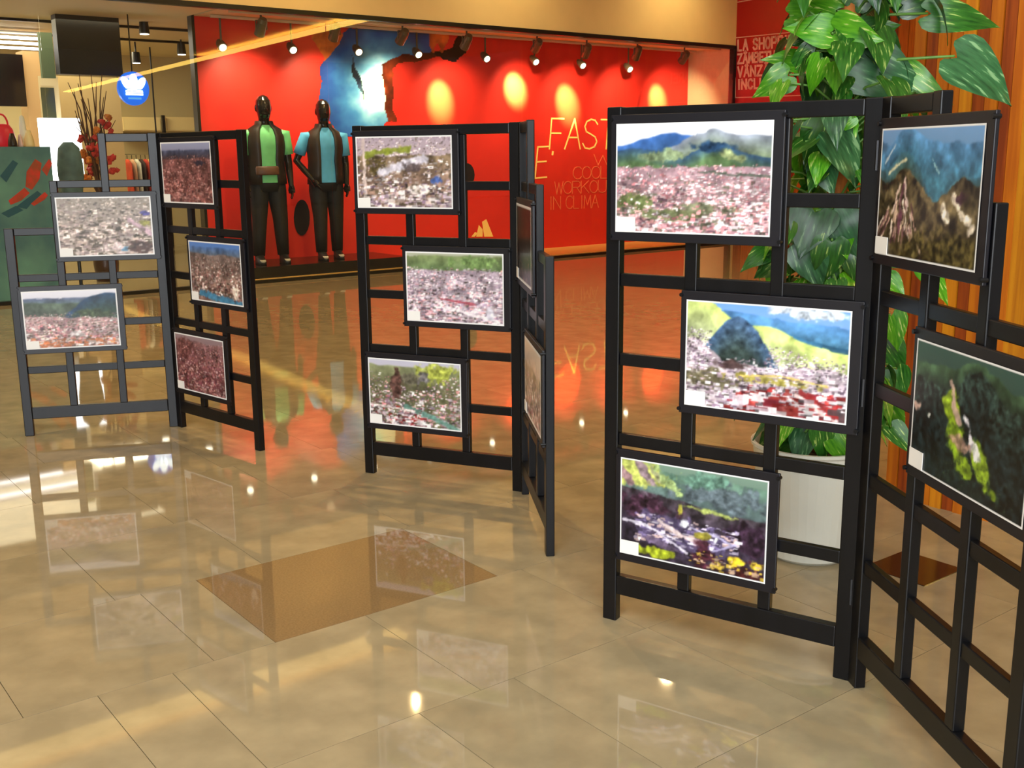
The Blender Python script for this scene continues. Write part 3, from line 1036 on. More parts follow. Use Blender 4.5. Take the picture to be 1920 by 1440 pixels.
def mural():
    u0, u1, v0, v1 = 574, 882, 40, 268
    nx, ny = 155, 115
    px, py = np.meshgrid(np.linspace(u0, u1, nx), np.linspace(v0, v1, ny))
    wob = (fbm(ny, nx, 10, 31, 4) - .5) * 10
    wx, wy = px + wob, py + (fbm(ny, nx, 10, 32, 4) - .5) * 10
    col = np.zeros((ny, nx, 3))
    msk = np.zeros((ny, nx), bool)
    st = fbm(ny, nx, 9, 33, 4)

    def lay(poly, c_):
        m_ = inside(wx, wy, poly)
        col[m_] = c_[m_]
        msk[m_] = True
    jer = [(598, 195), (600, 120), (622, 84), (652, 54), (720, 50), (808, 56), (812, 98), (760, 106), (728, 116), (722, 150), (727, 228), (705, 262), (650, 258), (616, 232)]
    d = np.sqrt(((px - 716) / 62) ** 2 + ((py - 168) / 78) ** 2) + (st - .5) * .7  # jersey whitens around the spot's aim: its glow is painted into the ink
    stops = [(0, (255, 255, 255)), (.35, (226, 246, 255)), (.7, (130, 196, 232)), (1.05, (70, 140, 200)), (1.5, (44, 92, 168)), (2.2, (30, 48, 120))]
    jc = np.stack([np.interp(d, [q[0] for q in stops], [q[1][c_] for q in stops]) for c_ in range(3)], -1)
    lay(jer, jc)
    one = lambda c_, t=.5: np.array(c_, float)[None, None] * (1 + t * 2 * (st - .5) * 2)[..., None]
    lay([(658, 102), (668, 126), (678, 146), (682, 188), (674, 168), (662, 142)], one((30, 44, 70)))
    lay([(728, 230), (719, 170), (716, 122), (736, 106), (790, 100), (846, 92), (862, 104), (796, 114), (748, 121), (738, 134), (737, 190), (744, 230)], one((96, 36, 18)))
    lay([(812, 102), (846, 90), (858, 62), (878, 70), (874, 100), (856, 116), (826, 114)], one((30, 16, 18)))
    lay([(804, 44), (848, 46), (842, 80), (830, 102), (820, 84), (812, 104), (804, 80)], one((220, 110, 44), .3))
    lay([(578, 66), (634, 44), (644, 70), (616, 104), (606, 114), (596, 90)], one((190, 92, 36), .3))
    pts = np.array([[list(wall_pt(px[j, i], py[j, i], .004)) for i in range(nx)] for j in range(ny)]).reshape(-1, 3)
    idx = np.arange(nx * ny).reshape(ny, nx)
    ok = msk[1:, :-1] & msk[1:, 1:] & msk[:-1, 1:] & msk[:-1, :-1]
    fc = np.stack([idx[1:, :-1], idx[1:, 1:], idx[:-1, 1:], idx[:-1, :-1]], -1)[ok]
    used = np.unique(fc)
    remap = np.full(nx * ny, -1)
    remap[used] = np.arange(len(used))
    me = bpy.data.meshes.new('athlete_mural')
    me.from_pydata([tuple(q) for q in pts[used]], [], [tuple(int(remap[i]) for i in q) for q in fc])
    c_ = np.clip(col.reshape(-1, 3)[used], 0, 255) / 255
    c_ = np.where(c_ <= 0.04045, c_ / 12.92, ((c_ + 0.055) / 1.055) ** 2.4)
    at = me.attributes.new('ink', 'FLOAT_COLOR', 'POINT')
    at.data.foreach_set('color', np.concatenate([c_, np.ones((len(used), 1))], 1).astype(np.float32).ravel())
    me.materials.append(mat_print())
    o_ = bpy.data.objects.new('athlete_mural', me)
    COL.objects.link(o_)
    o_.parent = wall_red
    o_['label'] = 'blue and white printed jersey, spot glow painted in, with dark arm and orange hands'


mural()

# ------------------------------------------------------------------ folding screens
FEET = [(-2.4745, 5.296), (-1.7452, 5.4785), (-1.1909, 4.9659), (-0.6518, 4.6038), (0.0467, 4.2958), (0.1288, 3.5422),
        (0.272, 3.0496), (0.8941, 2.6286), (0.9812, 1.8782)]
SH, SW = 1.495, 0.756
PWD, BWD, TH = 0.048, 0.036, 0.030          # post width, bar width, thickness
BARZ = [1.2516, 1.025, 0.798, 0.563, 0.336]
COLS = [0.262, 0.503]                       # bar centres from one post to the other
PR_W, PR_H = 0.445, 0.29


class Panel:
    def __init__(self, i, j):
        self.P = V((*FEET[i], 0))
        e = V((*FEET[j], 0)) - self.P
        self.L = e.length
        self.e = e.normalized()
        self.n = V((self.e.y, -self.e.x, 0))

    def at(self, s, z, off=0.0):
        return self.P + self.e * s + self.n * off + V((0, 0, z))

    def piece(self, name, s0, s1, z0, z1, parent, th=TH, off=0.0, m=None, bev=0.003):
        mb = MB().box(self.at((s0 + s1) / 2, (z0 + z1) / 2, off), self.e * ((s1 - s0) / 2), self.n * (-th / 2), Z * ((z1 - z0) / 2))
        return build(name, mb, m or M_BLACK, parent, bevel=bev)


def full_panel(p, parent):
    L = p.L
    g = 0.004
    p.piece('post', g, PWD, 0, SH, parent)
    p.piece('post', L - PWD, L - g, 0, SH, parent)
    p.piece('top_rail', PWD, L - PWD, SH - 0.042, SH - 0.002, parent, TH - 0.002)
    p.piece('bottom_rail', PWD, L - PWD, 0.086, 0.145, parent, TH - 0.002)
    for c_ in COLS:
        p.piece('lattice_bar', c_ - BWD / 2, c_ + BWD / 2, 0.145, SH - 0.042, parent, TH - 0.006)
    for z in BARZ:
        p.piece('crossbar', PWD, L - PWD, z - BWD / 2, z + BWD / 2, parent, TH - 0.010)


def step_panel(p, parent, hinge_first):
    L = p.L
    g = 0.004
    T = [SH, BARZ[0] + BWD / 2, BARZ[1] + BWD / 2]      # column tops from the hinge outwards

    def S(x0, x1):
        return (x0, x1) if hinge_first else (L - x1, L - x0)
    p.piece('post', *S(g, PWD), 0, SH, parent)
    p.piece('post', *S(L - PWD, L - g), 0, T[2], parent)
    p.piece('bottom_rail', *S(PWD, L - PWD), 0.086, 0.145, parent, TH - 0.002)
    p.piece('lattice_bar', *S(COLS[0] - BWD / 2, COLS[0] + BWD / 2), 0.145, T[0], parent, TH - 0.002)
    p.piece('lattice_bar', *S(COLS[1] - BWD / 2, COLS[1] + BWD / 2), 0.145, T[1], parent, TH - 0.002)
    p.piece('top_rail', *S(PWD, COLS[0] - BWD / 2), SH - 0.042, SH - 0.002, parent, TH - 0.004)
    ends = [COLS[1] - BWD / 2, L - PWD, L - PWD, L - PWD, L - PWD]
    for z, e_ in zip(BARZ, ends):
        p.piece('crossbar', *S(PWD, e_), z - BWD / 2, z + BWD / 2, parent, TH - 0.010)


def hinges(p, s, parent):
    for z in (0.25, 0.78, 1.36):
        mb = MB().tube([p.at(s, z - 0.035, 0.017), p.at(s, z + 0.035, 0.017)], 0.006, 8)
        build('hinge', mb, M_HINGE, parent)


def photo(p, s, z, k, label, group, nx, ny, off=0.0215, cap=(0.062, 0.042)):
    """board hung on the lattice, print, caption and corner pegs"""
    base = p.at(s, z - 0.17, off)
    t = thing('mounted_photograph', base, label, 'photograph', group)
    mw, mh = 0.017, 0.024
    p.piece('mount_board', s - PR_W / 2 - mw, s + PR_W / 2 + 0.028, z - PR_H / 2 - mh, z + PR_H / 2 + mh, t, 0.010, off, M_BOARD, 0.002)
    me = print_mesh(PR_W, PR_H, k, nx, ny)
    pr = bpy.data.objects.new('print', me)
    COL.objects.link(pr)
    pr.parent = t
    pr.location = p.at(s, z, off + 0.0062) - base
    pr.rotation_euler = (0, 0, math.atan2(p.e.y, p.e.x))
    if cap:
        p.piece('caption_card', s - PR_W / 2 + 0.001, s - PR_W / 2 + cap[0], z - PR_H / 2 + 0.002, z - PR_H / 2 + cap[1], t, 0.0014, off + 0.0076, M_WHITE, 0)
    for sx in (-PR_W / 2 - mw + 0.002, PR_W / 2 + 0.026):
        for sz in (-PR_H / 2 - mh + 0.012, PR_H / 2 + mh - 0.012):
            c_ = p.at(s + sx, z + sz, off)
            build('peg', MB().tube([c_ - p.n * 0.006, c_ + p.n * 0.011], 0.0055, 8), M_BLACK, t)
    return t


pA1, pA2, pB1, pB2, pC1, pC2 = Panel(0, 1), Panel(1, 2), Panel(3, 4), Panel(4, 5), Panel(6, 7), Panel(7, 8)
GS = 'folding lattice screens holding photographs'
sA = thing('folding_screen', V((*FEET[1], 0)), 'black lattice screen with its stepped leaf before the teal shop panel', 'folding screen', GS)
step_panel(pA1, sA, False)
full_panel(pA2, sA)
hinges(pA2, 0.0, sA)
sB = thing('folding_screen', V((*FEET[4], 0)), 'black lattice screen in front of the mannequins and red display wall', 'folding screen', GS)
full_panel(pB1, sB)
step_panel(pB2, sB, True)
hinges(pB2, 0.0, sB)
sC = thing('folding_screen', V((*FEET[7], 0)), 'black lattice screen standing in front of the potted climbing plant', 'folding screen', GS)
full_panel(pC1, sC)
step_panel(pC2, sC, True)
hinges(pC2, 0.0, sC)

GP = 'mounted aerial photographs'
photo(pC1, 0.263, 1.304, 0, 'aerial photograph of a pink town under blue and green hills', GP, 168, 110)
photo(pC1, 0.483, 0.840, 1, 'aerial photograph of a wooded hill, bright green slope and dark red roofs', GP, 168, 110)
photo(pC1, 0.289, 0.371, 2, 'aerial photograph of a white walled compound in dark woods with yellow fields', GP, 168, 110)
photo(pC2, 0.266, 1.276, 3, 'photograph of pale rocky crags below blue mountains', GP, 150, 110)
photo(pC2, 0.500, 0.820, 4, 'photograph of a lime green clearing with white rock in dark forest', GP, 150, 110)
photo(pB1, 0.250, 1.305, 5, 'aerial photograph of white works halls with a green strip above', GP, 124, 82)
photo(pB1, 0.470, 0.840, 6, 'aerial photograph of a dense pale town below a green rim', GP, 124, 82)
photo(pB1, 0.270, 0.380, 7, 'aerial photograph of a pink town below a sunlit hill with a green river', GP, 124, 82)
photo(pB2, 0.266, 1.044, 14, 'dark photograph seen almost edge-on, upper one on the narrow receding screen leaf', GP, 70, 48)
photo(pB2, 0.500, 0.560, 13, 'photograph seen almost edge-on, pale with painted-in glare, lower one on the narrow receding screen leaf', GP, 70, 48)
photo(pA2, 0.290, 1.302, 8, 'aerial photograph of a reddish brown town under a grey band of sky', GP, 100, 76)
photo(pA2, 0.485, 0.835, 9, 'aerial photograph of a brown town with a blue river along the bottom', GP, 100, 76)
photo(pA2, 0.290, 0.363, 10, 'aerial photograph of a dim wine-coloured town filling the whole print', GP, 100, 76)
photo(pA1, 0.475, 1.044, 11, 'aerial photograph of grey-beige blocks with a light blue roof', GP, 110, 76)
photo(pA1, 0.278, 0.590, 12, 'aerial photograph of a town in a valley between blue-green hills', GP, 110, 76)

# ------------------------------------------------------------------ potted climbing plant
POT_C = on_z(1512, 1063)
POT_C = POT_C + V((POT_C.x, POT_C.y, 0)).normalized() * 0.15
plant = thing('potted_plant', POT_C, 'tall climbing plant with large variegated leaves in a white pot', 'plant')
build('pot', MB().lathe(POT_C, [(0.02, 0.0), (0.135, 0.0), (0.15, 0.012), (0.165, 0.10), (0.185, 0.25), (0.2, 0.385), (0.208, 0.392), (0.208, 0.402), (0.195, 0.402), (0.19, 0.36), (0.02, 0.355)], 40), M_POT, plant, smooth=False)
build('soil', MB().lathe(POT_C, [(0.001, 0.37), (0.188, 0.368), (0.188, 0.35), (0.001, 0.35)], 24, False), M_SOIL, plant)
POLE_T = POT_C + V((0.07, 0.02, 2.3))


def pole(z):
    return POT_C + (POLE_T - POT_C) * (z / 2.3)


build('moss_pole', MB().tube([pole(0.33), pole(0.9), pole(1.5), pole(2.3)], [0.035, 0.034, 0.034, 0.032], 12), M_COIR, plant, smooth=True)
random.seed(11)
LM = [mat_leaf('deep_green_leaf', rgb(24, 70, 20), rgb(52, 110, 32), rgb(160, 184, 96)),
      mat_leaf('bright_green_leaf', rgb(46, 122, 16), rgb(96, 166, 30), rgb(196, 210, 120)),  # brighter green, also used to paint in light on upper left leaves
      mat_leaf('bluish_green_leaf', rgb(26, 66, 36), rgb(56, 106, 62), rgb(120, 160, 110))]


def leaf_mesh(kind, curl, fold):
    """heart-shaped leaf: base notch at the origin, tip along +Y, unit length"""
    prof = [(-0.12, 0.0, 0.20), (-0.05, 0.03, 0.36), (0.05, 0.0, 0.43), (0.18, 0, 0.45), (0.34, 0, 0.41), (0.52, 0, 0.32), (0.70, 0, 0.2), (0.86, 0, 0.09), (1.0, 0, 0.0)]
    mb = MB()
    rows = []
    for y, inner, hw in prof:
        zc = -curl * max(0, y) ** 2
        row = []
        for s in (-1, -0.66, -0.33, 0, 0.33, 0.66, 1):
            x = s * hw
            yy = y
            if y < 0.05:
                yy = y + (1 - abs(s)) * (0.05 - y) * 0.95 * (1 if abs(s) < 0.4 else 0.4)
            row.append(V((x, yy, zc + fold * abs(s) * hw * 1.0 - 0.5 * fold * (abs(s) * hw) ** 2 + 0.012 * math.sin(9 * y + 5 * s))))
        rows.append(row)
    mb.loft(rows, False, closed=False)
    me = bpy.data.meshes.new('leaf')
    me.from_pydata([tuple(p) for p in mb.v], [], mb.f)
    for p in me.polygons:
        p.use_smooth = True
    me.materials.append(LM[kind])
    return me


LEAVES = {(k, q2): leaf_mesh(k, 0.18 + 0.2 * q2, 0.22 - 0.12 * q2) for k in range(3) for q2 in range(3)}


def put_leaf(base, tip_dir, normal, size, kind, width=1.0):
    y = tip_dir.normalized()
    x = y.cross(normal).normalized()
    zz = x.cross(y)
    o = bpy.data.objects.new('leaf', LEAVES[(kind, random.randrange(3))])
    COL.objects.link(o)
    o.parent = plant
    M = Matrix((x * size * width, y * size, zz * size)).transposed().to_4x4()
    M.translation = base - POT_C
    o.name = 'leaf'
    o.matrix_basis = M
    return o


def petiole(p0, p1, r=0.005):
    mid = (p0 + p1) / 2 + Z * 0.04
    build('leaf_stalk', MB().tube([p0, (p0 * .55 + mid * .45 + Z * .01), mid, p1], [r * 1.2, r, r, r * .8], 6), M_STEM, plant, smooth=True)


def to_cam(p):
    return (EYE - p).normalized()


# leaves read off the photograph: (base px, tip px, depth offset behind the pole, material, width); brighter green upper left paints in light
HAND = [((1790, 105), (1915, 172), -0.10, 2, .95), ((1740, 25), (1880, 30), 0.05, 0, .6), ((1600, 110), (1745, 165), -0.05, 2, .9),
        ((1480, 30), (1560, 28), -0.02, 1, 1.0), ((1560, 62), (1478, 42), -0.08, 1, .9), ((1545, 60), (1480, 82), 0.02, 0, .9),
        ((1565, 60), (1652, 75), -0.08, 1, 1.0), ((1480, 140), (1418, 172), -0.05, 1, 1.0), ((1500, 118), (1440, 100), 0.0, 1, .8),
        ((1540, 110), (1505, 178), -0.1, 1, .8), ((1570, 100), (1560, 190), 0.05, 0, .7), ((1600, 70), (1690, 40), 0.02, 0, .9),
        ((1570, 20), (1500, -10), 0.0, 1, .9), ((1600, 10), (1640, -50), 0.0, 0, 1.0), ((1690, 10), (1780, -20), 0.05, 0, .8),
        ((1690, 130), (1770, 180), 0.0, 1, .6), ((1530, 95), (1470, 130), -0.04, 0, .9), ((1580, 130), (1620, 190), -0.02, 0, .9),
        ((1640, 60), (1700, 110), 0.04, 0, .8), ((1555, 215), (1500, 300), -0.05, 0, 1.0), ((1560, 250), (1625, 335), -0.12, 2, 1.0),
        ((1540, 300), (1560, 365), -0.1, 2, 1.0), ((1520, 230), (1560, 290), -0.02, 1, .8), ((1600, 220), (1570, 250), -0.1, 1, .8),
        ((1530, 395), (1500, 480), -0.12, 2, 1.1), ((1560, 390), (1600, 480), -0.1, 2, 1.0), ((1510, 460), (1540, 545), -0.14, 2, 1.0),
        ((1560, 450), (1540, 540), -0.16, 0, .9), ((1590, 470), (1610, 530), -0.1, 0, .8), ((1440, 470), (1395, 490), -0.02, 0, .9),
        ((1460, 490), (1410, 520), -0.05, 0, 1.0), ((1460, 470), (1430, 530), 0.05, 1, .8), ((1480, 800), (1400, 850), -0.05, 0, 1.0),
        ((1470, 790), (1440, 845), -0.1, 0, .9), ((1510, 810), (1490, 870), -0.14, 2, .9), ((1540, 800), (1560, 870), -0.16, 0, .9),
        ((1560, 820), (1600, 875), -0.14, 1, .8), ((1660, 520), (1700, 560), 0.1, 1, .9), ((1670, 590), (1690, 660), 0.05, 1, .9),
        ((1660, 640), (1700, 700), 0.1, 0, .9), ((1680, 690), (1690, 760), 0.08, 0, .8), ((1650, 760), (1700, 830), 0.1, 1, .9),
        ((1670, 800), (1715, 850), 0.05, 0, .8), ((1730, 500), (1790, 560), 0.1, 1, .7)]
fwd = V((POT_C.x, POT_C.y, 0)).normalized()
for b_, t_, off, kind, wd in HAND:
    Pp = POT_C + fwd * off
    pb = on_plane(*b_, Pp, fwd)
    pt = on_plane(*t_, Pp - fwd * random.uniform(-.02, .08), fwd)
    d = pt - pb
    nrm = (to_cam(pb) + V((random.uniform(-.5, .5), 0, random.uniform(.1, .8)))).normalized()
    put_leaf(pb, d, nrm, d.length, kind, wd)
    petiole(pole(max(0.4, min(2.25, pb.z - 0.08))), pb)


def clear(p):
    for pn in (pC1, pC2):
        dd = (p - pn.P).dot(pn.n)
        s = (p - pn.P).dot(pn.e)
        if dd > -0.10 and -0.2 < s < pn.L + 0.2:
            return False
    q2 = p - CB
    if q2.dot(SD) > -0.06 and -0.2 < q2.dot(SN):
        return False
    return True


cnt = 0
tries = 0
while cnt < 215 and tries < 6000:
    tries += 1
    z = random.uniform(0.46, 2.22)
    ang = random.uniform(0, 2 * PI)
    rl = random.uniform(0.05, 0.24)
    out = V((math.cos(ang), math.sin(ang), 0))
    pb = pole(z) + out * rl + Z * random.uniform(-0.02, 0.1)
    size = random.uniform(0.08, 0.17)
    d = (out * random.uniform(0.4, 1.0) - Z * random.uniform(0.3, 1.1))
    tip = pb + d.normalized() * size
    if (pb - POT_C).to_2d().length > 0.34 or (tip - POT_C).to_2d().length > 0.42 or not clear(pb) or not clear(tip):
        continue
    if tip.z < 0.42:
        continue
    put_leaf(pb, d, (out + Z * 0.8 + V((random.uniform(-.4, .4), random.uniform(-.4, .4), 0))).normalized(), size, random.choice((0, 0, 1, 1, 2)), random.uniform(.75, 1.05))
    petiole(pole(max(0.38, z - 0.06)), pb, 0.004)
    cnt += 1

# ------------------------------------------------------------------ mannequins


def ring(z, cx, cy, rx, ry, n=20, a0=0.0, a1=2 * PI, closed=True):
    m_ = n if closed else n - 1
    return [V((cx + rx * math.cos(a0 + (a1 - a0) * k / m_), cy + ry * math.sin(a0 + (a1 - a0) * k / m_), z)) for k in range(n)]


def xform(mb, M):
    mb.v = [M @ p for p in mb.v]
    return mb


def mannequin(px_foot, b, hgt, label, shirt, vest_c, legs, arms, z0):
    a_, _ = shop_ab(*px_foot, b)
    base = SP(a_, b, z0)
    t = thing('mannequin', base, label, 'mannequin', 'dressed shop mannequins')
    face = (EYE - base)
    face.z = 0
    face.normalize()
    face = (face * 0.5 + SN * 0.5).normalized()
    # local frame: x = viewer's right, y = away from the viewer
    yv = -face
    xv = yv.cross(Z)
    k = hgt / 1.85
    kw = k * 1.08
    M = Matrix(((xv.x * kw, yv.x * kw, 0, base.x), (xv.y * kw, yv.y * kw, 0, base.y), (0, 0, k, base.z), (0, 0, 0, 1)))
    gl = mat('gloss_black_mannequin', rgb(26, 20, 16), rough=0.16)
    mb = MB()
    # head, neck and trunk as one loft
    mb.loft([ring(*r) for r in ((0.86, 0, 0, .13, .10), (0.95, 0, 0, .165, .115), (1.05, 0, 0, .15, .105), (1.15, 0, 0, .145, .1), (1.28, 0, -.01, .17, .115), (1.40, 0, 0, .175, .11),
                                (1.47, 0, .01, .15, .085), (1.515, 0, .012, .075, .065), (1.56, 0, .01, .055, .058), (1.60, 0, .0, .056, .062), (1.635, 0, -.012, .066, .085), (1.68, 0, -.01, .074, .096),
                                (1.74, 0, .0, .079, .1), (1.79, 0, .006, .073, .09), (1.83, 0, .01, .048, .06), (1.85, 0, .01, .012, .016))])
    mb.loft([ring(*r, 10) for r in ((1.665, 0, -.1, .012, .008), (1.69, 0, -.108, .014, .014), (1.72, 0, -.1, .009, .01))])
    for s in (-1, 1):
        mb.loft([ring(*r, 8) for r in ((1.67, s * .077, .005, .006, .012), (1.70, s * .081, .008, .008, .018), (1.735, s * .08, .008, .006, .014))])
    hips = {}
    for s, (fx, fy) in ((-1, legs[0]), (1, legs[1])):
        kx = (0.09 * s + fx) / 2
        pts = [(s * .085, 0, .95), (s * .09, -.0, .8), (kx * 1.0, fy * .5 - .02, .5), ((kx + fx * 1.0) / 2, fy * .75, .3), (fx, fy + .01, .09), (fx, fy + .0, .03)]
        hips[s] = pts
        mb.tube(pts, [.09, .092, .062, .06, .042, .045], 14)
        mb.loft([ring(*r, 12) for r in ((0.0, fx, fy - .05, .044, .13), (.03, fx, fy - .05, .045, .13), (.06, fx, fy - .03, .038, .09), (.09, fx, fy + .01, .034, .04))])
    for s, (ex, ey, ez, hx, hy, hz) in ((-1, arms[0]), (1, arms[1])):
        sh = V((s * .195, .01, 1.42))
        el, ha = V((ex, ey, ez)), V((hx, hy, hz))
        mb.tube([V((s * .13, .01, 1.43)), sh, (sh + el) / 2, el, (el + ha) / 2, ha], [.05, .056, .047, .04, .036, .026], 12)
        d = (ha - el).normalized()
        side = V((0, -1, 0)) - d * d.dot(V((0, -1, 0)))
        side.normalize()
        mb.tube([ha, ha + d * .04, ha + d * .085], [(.02, .03), (.018, .042), (.015, .04)], 10)
        for q2, ln in ((-1.5, .062), (-.5, .075), (.5, .08), (1.5, .07)):
            p0 = ha + d * .075 + side * (q2 * .019)
            mb.tube([p0, p0 + d * ln * .5, p0 + d * ln + V((-s * .012, 0, 0))], [.0095, .009, .0075], 7)
        p0 = ha + d * .02 + side * .028
        mb.tube([p0, p0 + (d * .6 + side * .6) * .04, p0 + (d * .9 + side * .4) * .07], [.012, .0105, .008], 7)
    body = build('body', xform(mb, M), gl, t, smooth=True)
    rm = body.modifiers.new('skin', 'REMESH')
    rm.mode = 'VOXEL'
    rm.voxel_size = 0.008
    rm.use_smooth_shade = True
    # trousers
    tr = mat('black_sports_trousers', rgb(11, 10, 12), rough=0.7, noise=.2, scale=9)
    mb = MB()
    for s in (-1, 1):
        pts = [V(p) for p in hips[s]]
        mb.tube([V((s * .08, 0, 1.02)), pts[1], pts[2], pts[3], pts[4] + V((0, 0, .0))], [.1, .102, .078, .07, .06], 14)
    mb.loft([ring(*r) for r in ((.80, 0, 0, .15, .12), (.9, 0, 0, .178, .128), (1.03, 0, 0, .165, .118))])
    build('trousers', xform(mb, M), tr, t, smooth=True)
    # shirt with short sleeves
    mb = MB()
    mb.loft([ring(*r) for r in ((.90, 0, 0, .19, .135), (1.0, 0, 0, .182, .13), (1.15, 0, 0, .168, .122), (1.28, 0, -.01, .19, .135), (1.40, 0, 0, .198, .128), (1.475, 0, .01, .165, .1), (1.525, 0, .012, .085, .075))], False)
    for s, (ex, ey, ez, hx, hy, hz) in ((-1, arms[0]), (1, arms[1])):
        sh, el = V((s * .2, .01, 1.425)), V((ex, ey, ez))
        mb.tube([V((s * .13, .01, 1.43)), sh, sh + (el - sh) * .42, sh + (el - sh) * .72], [.055, .07, .066, .066], 12)
    build('t_shirt', xform(mb, M), shirt, t, smooth=True)
    # open waistcoat
    mb = MB()
    a0, a1 = -PI / 2 + .42, 1.5 * PI - .42
    mb.loft([ring(*r, 26, a0, a1, False) for r in ((.88, 0, 0, .205, .15), (1.0, 0, 0, .198, .146), (1.15, 0, 0, .186, .14), (1.28, 0, -.01, .2, .15), (1.40, 0, 0, .2, .142), (1.48, 0, .01, .172, .115), (1.53, 0, .014, .1, .09), (1.57, 0, .014, .09, .088))], False, closed=False)
    vst = build('waistcoat', xform(mb, M), vest_c, t, smooth=True)
    so = vst.modifiers.new('cloth', 'SOLIDIFY')
    so.thickness = 0.012
    # shoes
    for (fx, fy) in legs:
        mb = MB().loft([ring(*r, 14) for r in ((.0, fx, fy - .05, .05, .145), (.025, fx, fy - .05, .051, .146), (.06, fx, fy - .035, .046, .115), (.1, fx, fy + .015, .046, .058))])
        sh = build('shoe', xform(mb, M), mat('dark_trainer', rgb(30, 34, 36), rough=.5), t, smooth=True)
        mb = MB().loft([ring(*r, 14) for r in ((.03, fx, fy - .175, .02, .012), (.045, fx, fy - .172, .03, .02), (.055, fx, fy - .14, .03, .02))])
        build('toe_cap', xform(mb, M), mat('pale_toe_cap', rgb(226, 220, 196), rough=.4), sh)
    return t, M


PODZ = 0.17
pod = MB().sbox(AL + 0.03, shop_ab(748, 500, 0.3)[0], 0.08, BW - 0.01, 0.045, PODZ)
o = build('podium', pod, mat('black_gloss_podium', rgb(30, 25, 18), rough=.2), None)
tag(o, 'low black podium under the two mannequins', 'podium')
VEST = mat('brown_black_waistcoat', rgb(48, 32, 20), rough=.5, color2=rgb(16, 13, 11), scale=4)
m1, MM = mannequin((510, 495), 0.48, 1.90, 'glossy black mannequin in light green shirt and dark waistcoat', mat('light_green_jersey', rgb(120, 214, 140), rough=.6, noise=.1), VEST,
                   [(-.13, -.02), (.13, .0)], [(-.235, .02, 1.12, -.225, -.06, .88), (.235, .02, 1.12, .235, -.05, .86)], PODZ)
mb = MB().loft([ring(*r) for r in ((.985, -.03, -.165, .115, .04), (1.0, -.03, -.165, .12, .045), (1.06, -.03, -.16, .12, .045), (1.08, -.03, -.155, .11, .035))])
build('belt_bag', xform(mb, MM), mat('brown_leather', rgb(96, 62, 42), rough=.5, noise=.2), m1, smooth=True)
mannequin((618, 490), 0.48, 1.87, 'glossy black mannequin in light blue shirt and dark waistcoat', mat('light_blue_jersey', rgb(84, 176, 226), rough=.6, noise=.1), VEST,
          [(-.10, -.08), (.11, .05)], [(-.30, .06, 1.15, -.17, -.10, .93), (.23, .02, 1.12, .215, -.06, .87)], PODZ)

# ------------------------------------------------------------------ lamps of the display
M_LAMP = mat('spotlight_body', rgb(92, 82, 62), rough=.4, metal=.3)
M_LENS = mat('spotlight_lens_glow', (1, .9, .72), emis=9.0, ecol=(1.0, .86, .62))
zt = SHOP_TOP - 0.024
tr1 = build('light_track', MB().sbox(AL + .1, A1 - .1, 0.20, 0.235, zt - .01, zt + .02), mat('pale_track', rgb(200, 180, 150), rough=.4))
tag(tr1, 'pale ceiling track just behind the shop glass', 'light track')
tr2 = build('light_track', MB().sbox(AL + .1, A1 - .1, 0.70, 0.735, zt - .01, zt + .02), MATS['pale_track'])
tag(tr2, 'pale ceiling track along the red wall of the display', 'light track')


def spot(name, p, target, energy, color, size, blend=.6, r=.03):
    l = bpy.data.lights.new(name, 'SPOT')
    l.energy = energy
    l.color = color
    l.spot_size = math.radians(size)
    l.spot_blend = blend
    l.shadow_soft_size = r
    o = bpy.data.objects.new(name, l)
    COL.objects.link(o)
    o.location = p
    o.rotation_euler = (target - p).to_track_quat('-Z', 'Y').to_euler()
    return o


def track_head(b, a_, zc, aim, lit, label, group):
    top = SP(a_, b, zt - .01)
    c_ = SP(a_, b, zc)
    t = thing('track_spotlight', top, label, 'spotlight', group)
    build('arm', MB().tube([top, c_ + Z * .05], .012, 8), M_LAMP, t)
    d = (aim - c_).normalized()
    if lit:
        build('housing', MB().tube([c_ - d * .09, c_ - d * .05, c_ + d * .04, c_ + d * .05], [.03, .046, .055, .055], 14), M_LAMP, t)
        build('lens', MB().tube([c_ + d * .048, c_ + d * .056], .04, 14), M_LENS, t)
    else:
        build('housing', MB().tube([c_ - d * .1, c_ - d * .06, c_ + d * .09, c_ + d * .1], [.04, .055, .06, .06], 14), M_LAMP, t)
        build('yoke', MB().tube([c_ + SD * .065 + Z * .06, c_ + SD * .065 - Z * .03], .008, 6).tube([c_ - SD * .065 + Z * .06, c_ - SD * .065 - Z * .03], .008, 6).tube([c_ - SD * .065 + Z * .06, c_ + SD * .065 + Z * .06], .008, 6), M_LAMP, t)
    return c_, d


body_px = [(490, 50), (628, 60), (755, 68), (875, 78), (1007, 85), (1100, 95), (1195, 99), (1283, 107)]
glare_px = [(415, 85), (547, 90), (670, 94), (782, 99), (910, 107), (1002, 113), (1090, 120), (1178, 127)]
hot = [None, None, (700, 165), (825, 185), (965, 165), (1062, 190), None, (1232, 185)]
hotE = [0, 0, 300, 1300, 2200, 1500, 0, 1200]
FL = ['dark front-track spotlight above the green-shirted mannequin', 'dark front-track spotlight above the blue-shirted mannequin',
      'dark front-track spotlight before the blue jersey mural', 'dark front-track spotlight before the dark sleeve of the mural',
      'dark front-track spotlight beside the mural aimed at the brightest yellow glow', 'dark front-track spotlight above the FAST lettering',
      'dark front-track spotlight, second from the pale end wall', 'dark front-track spotlight next to the pale end wall']
RL = ['lit rear-track spotlight next to the black edge of the red wall', 'lit rear-track spotlight above the gap between the two mannequins',
      'lit rear-track spotlight over the blue jersey of the mural', 'lit rear-track spotlight over the dark arm of the mural',
      'lit rear-track spotlight just past the mural hand', 'lit rear-track spotlight between two yellow glows, above the letter E',
      'lit rear-track spotlight above the last letters of FAST', 'lit rear-track spotlight nearest the pale end wall']
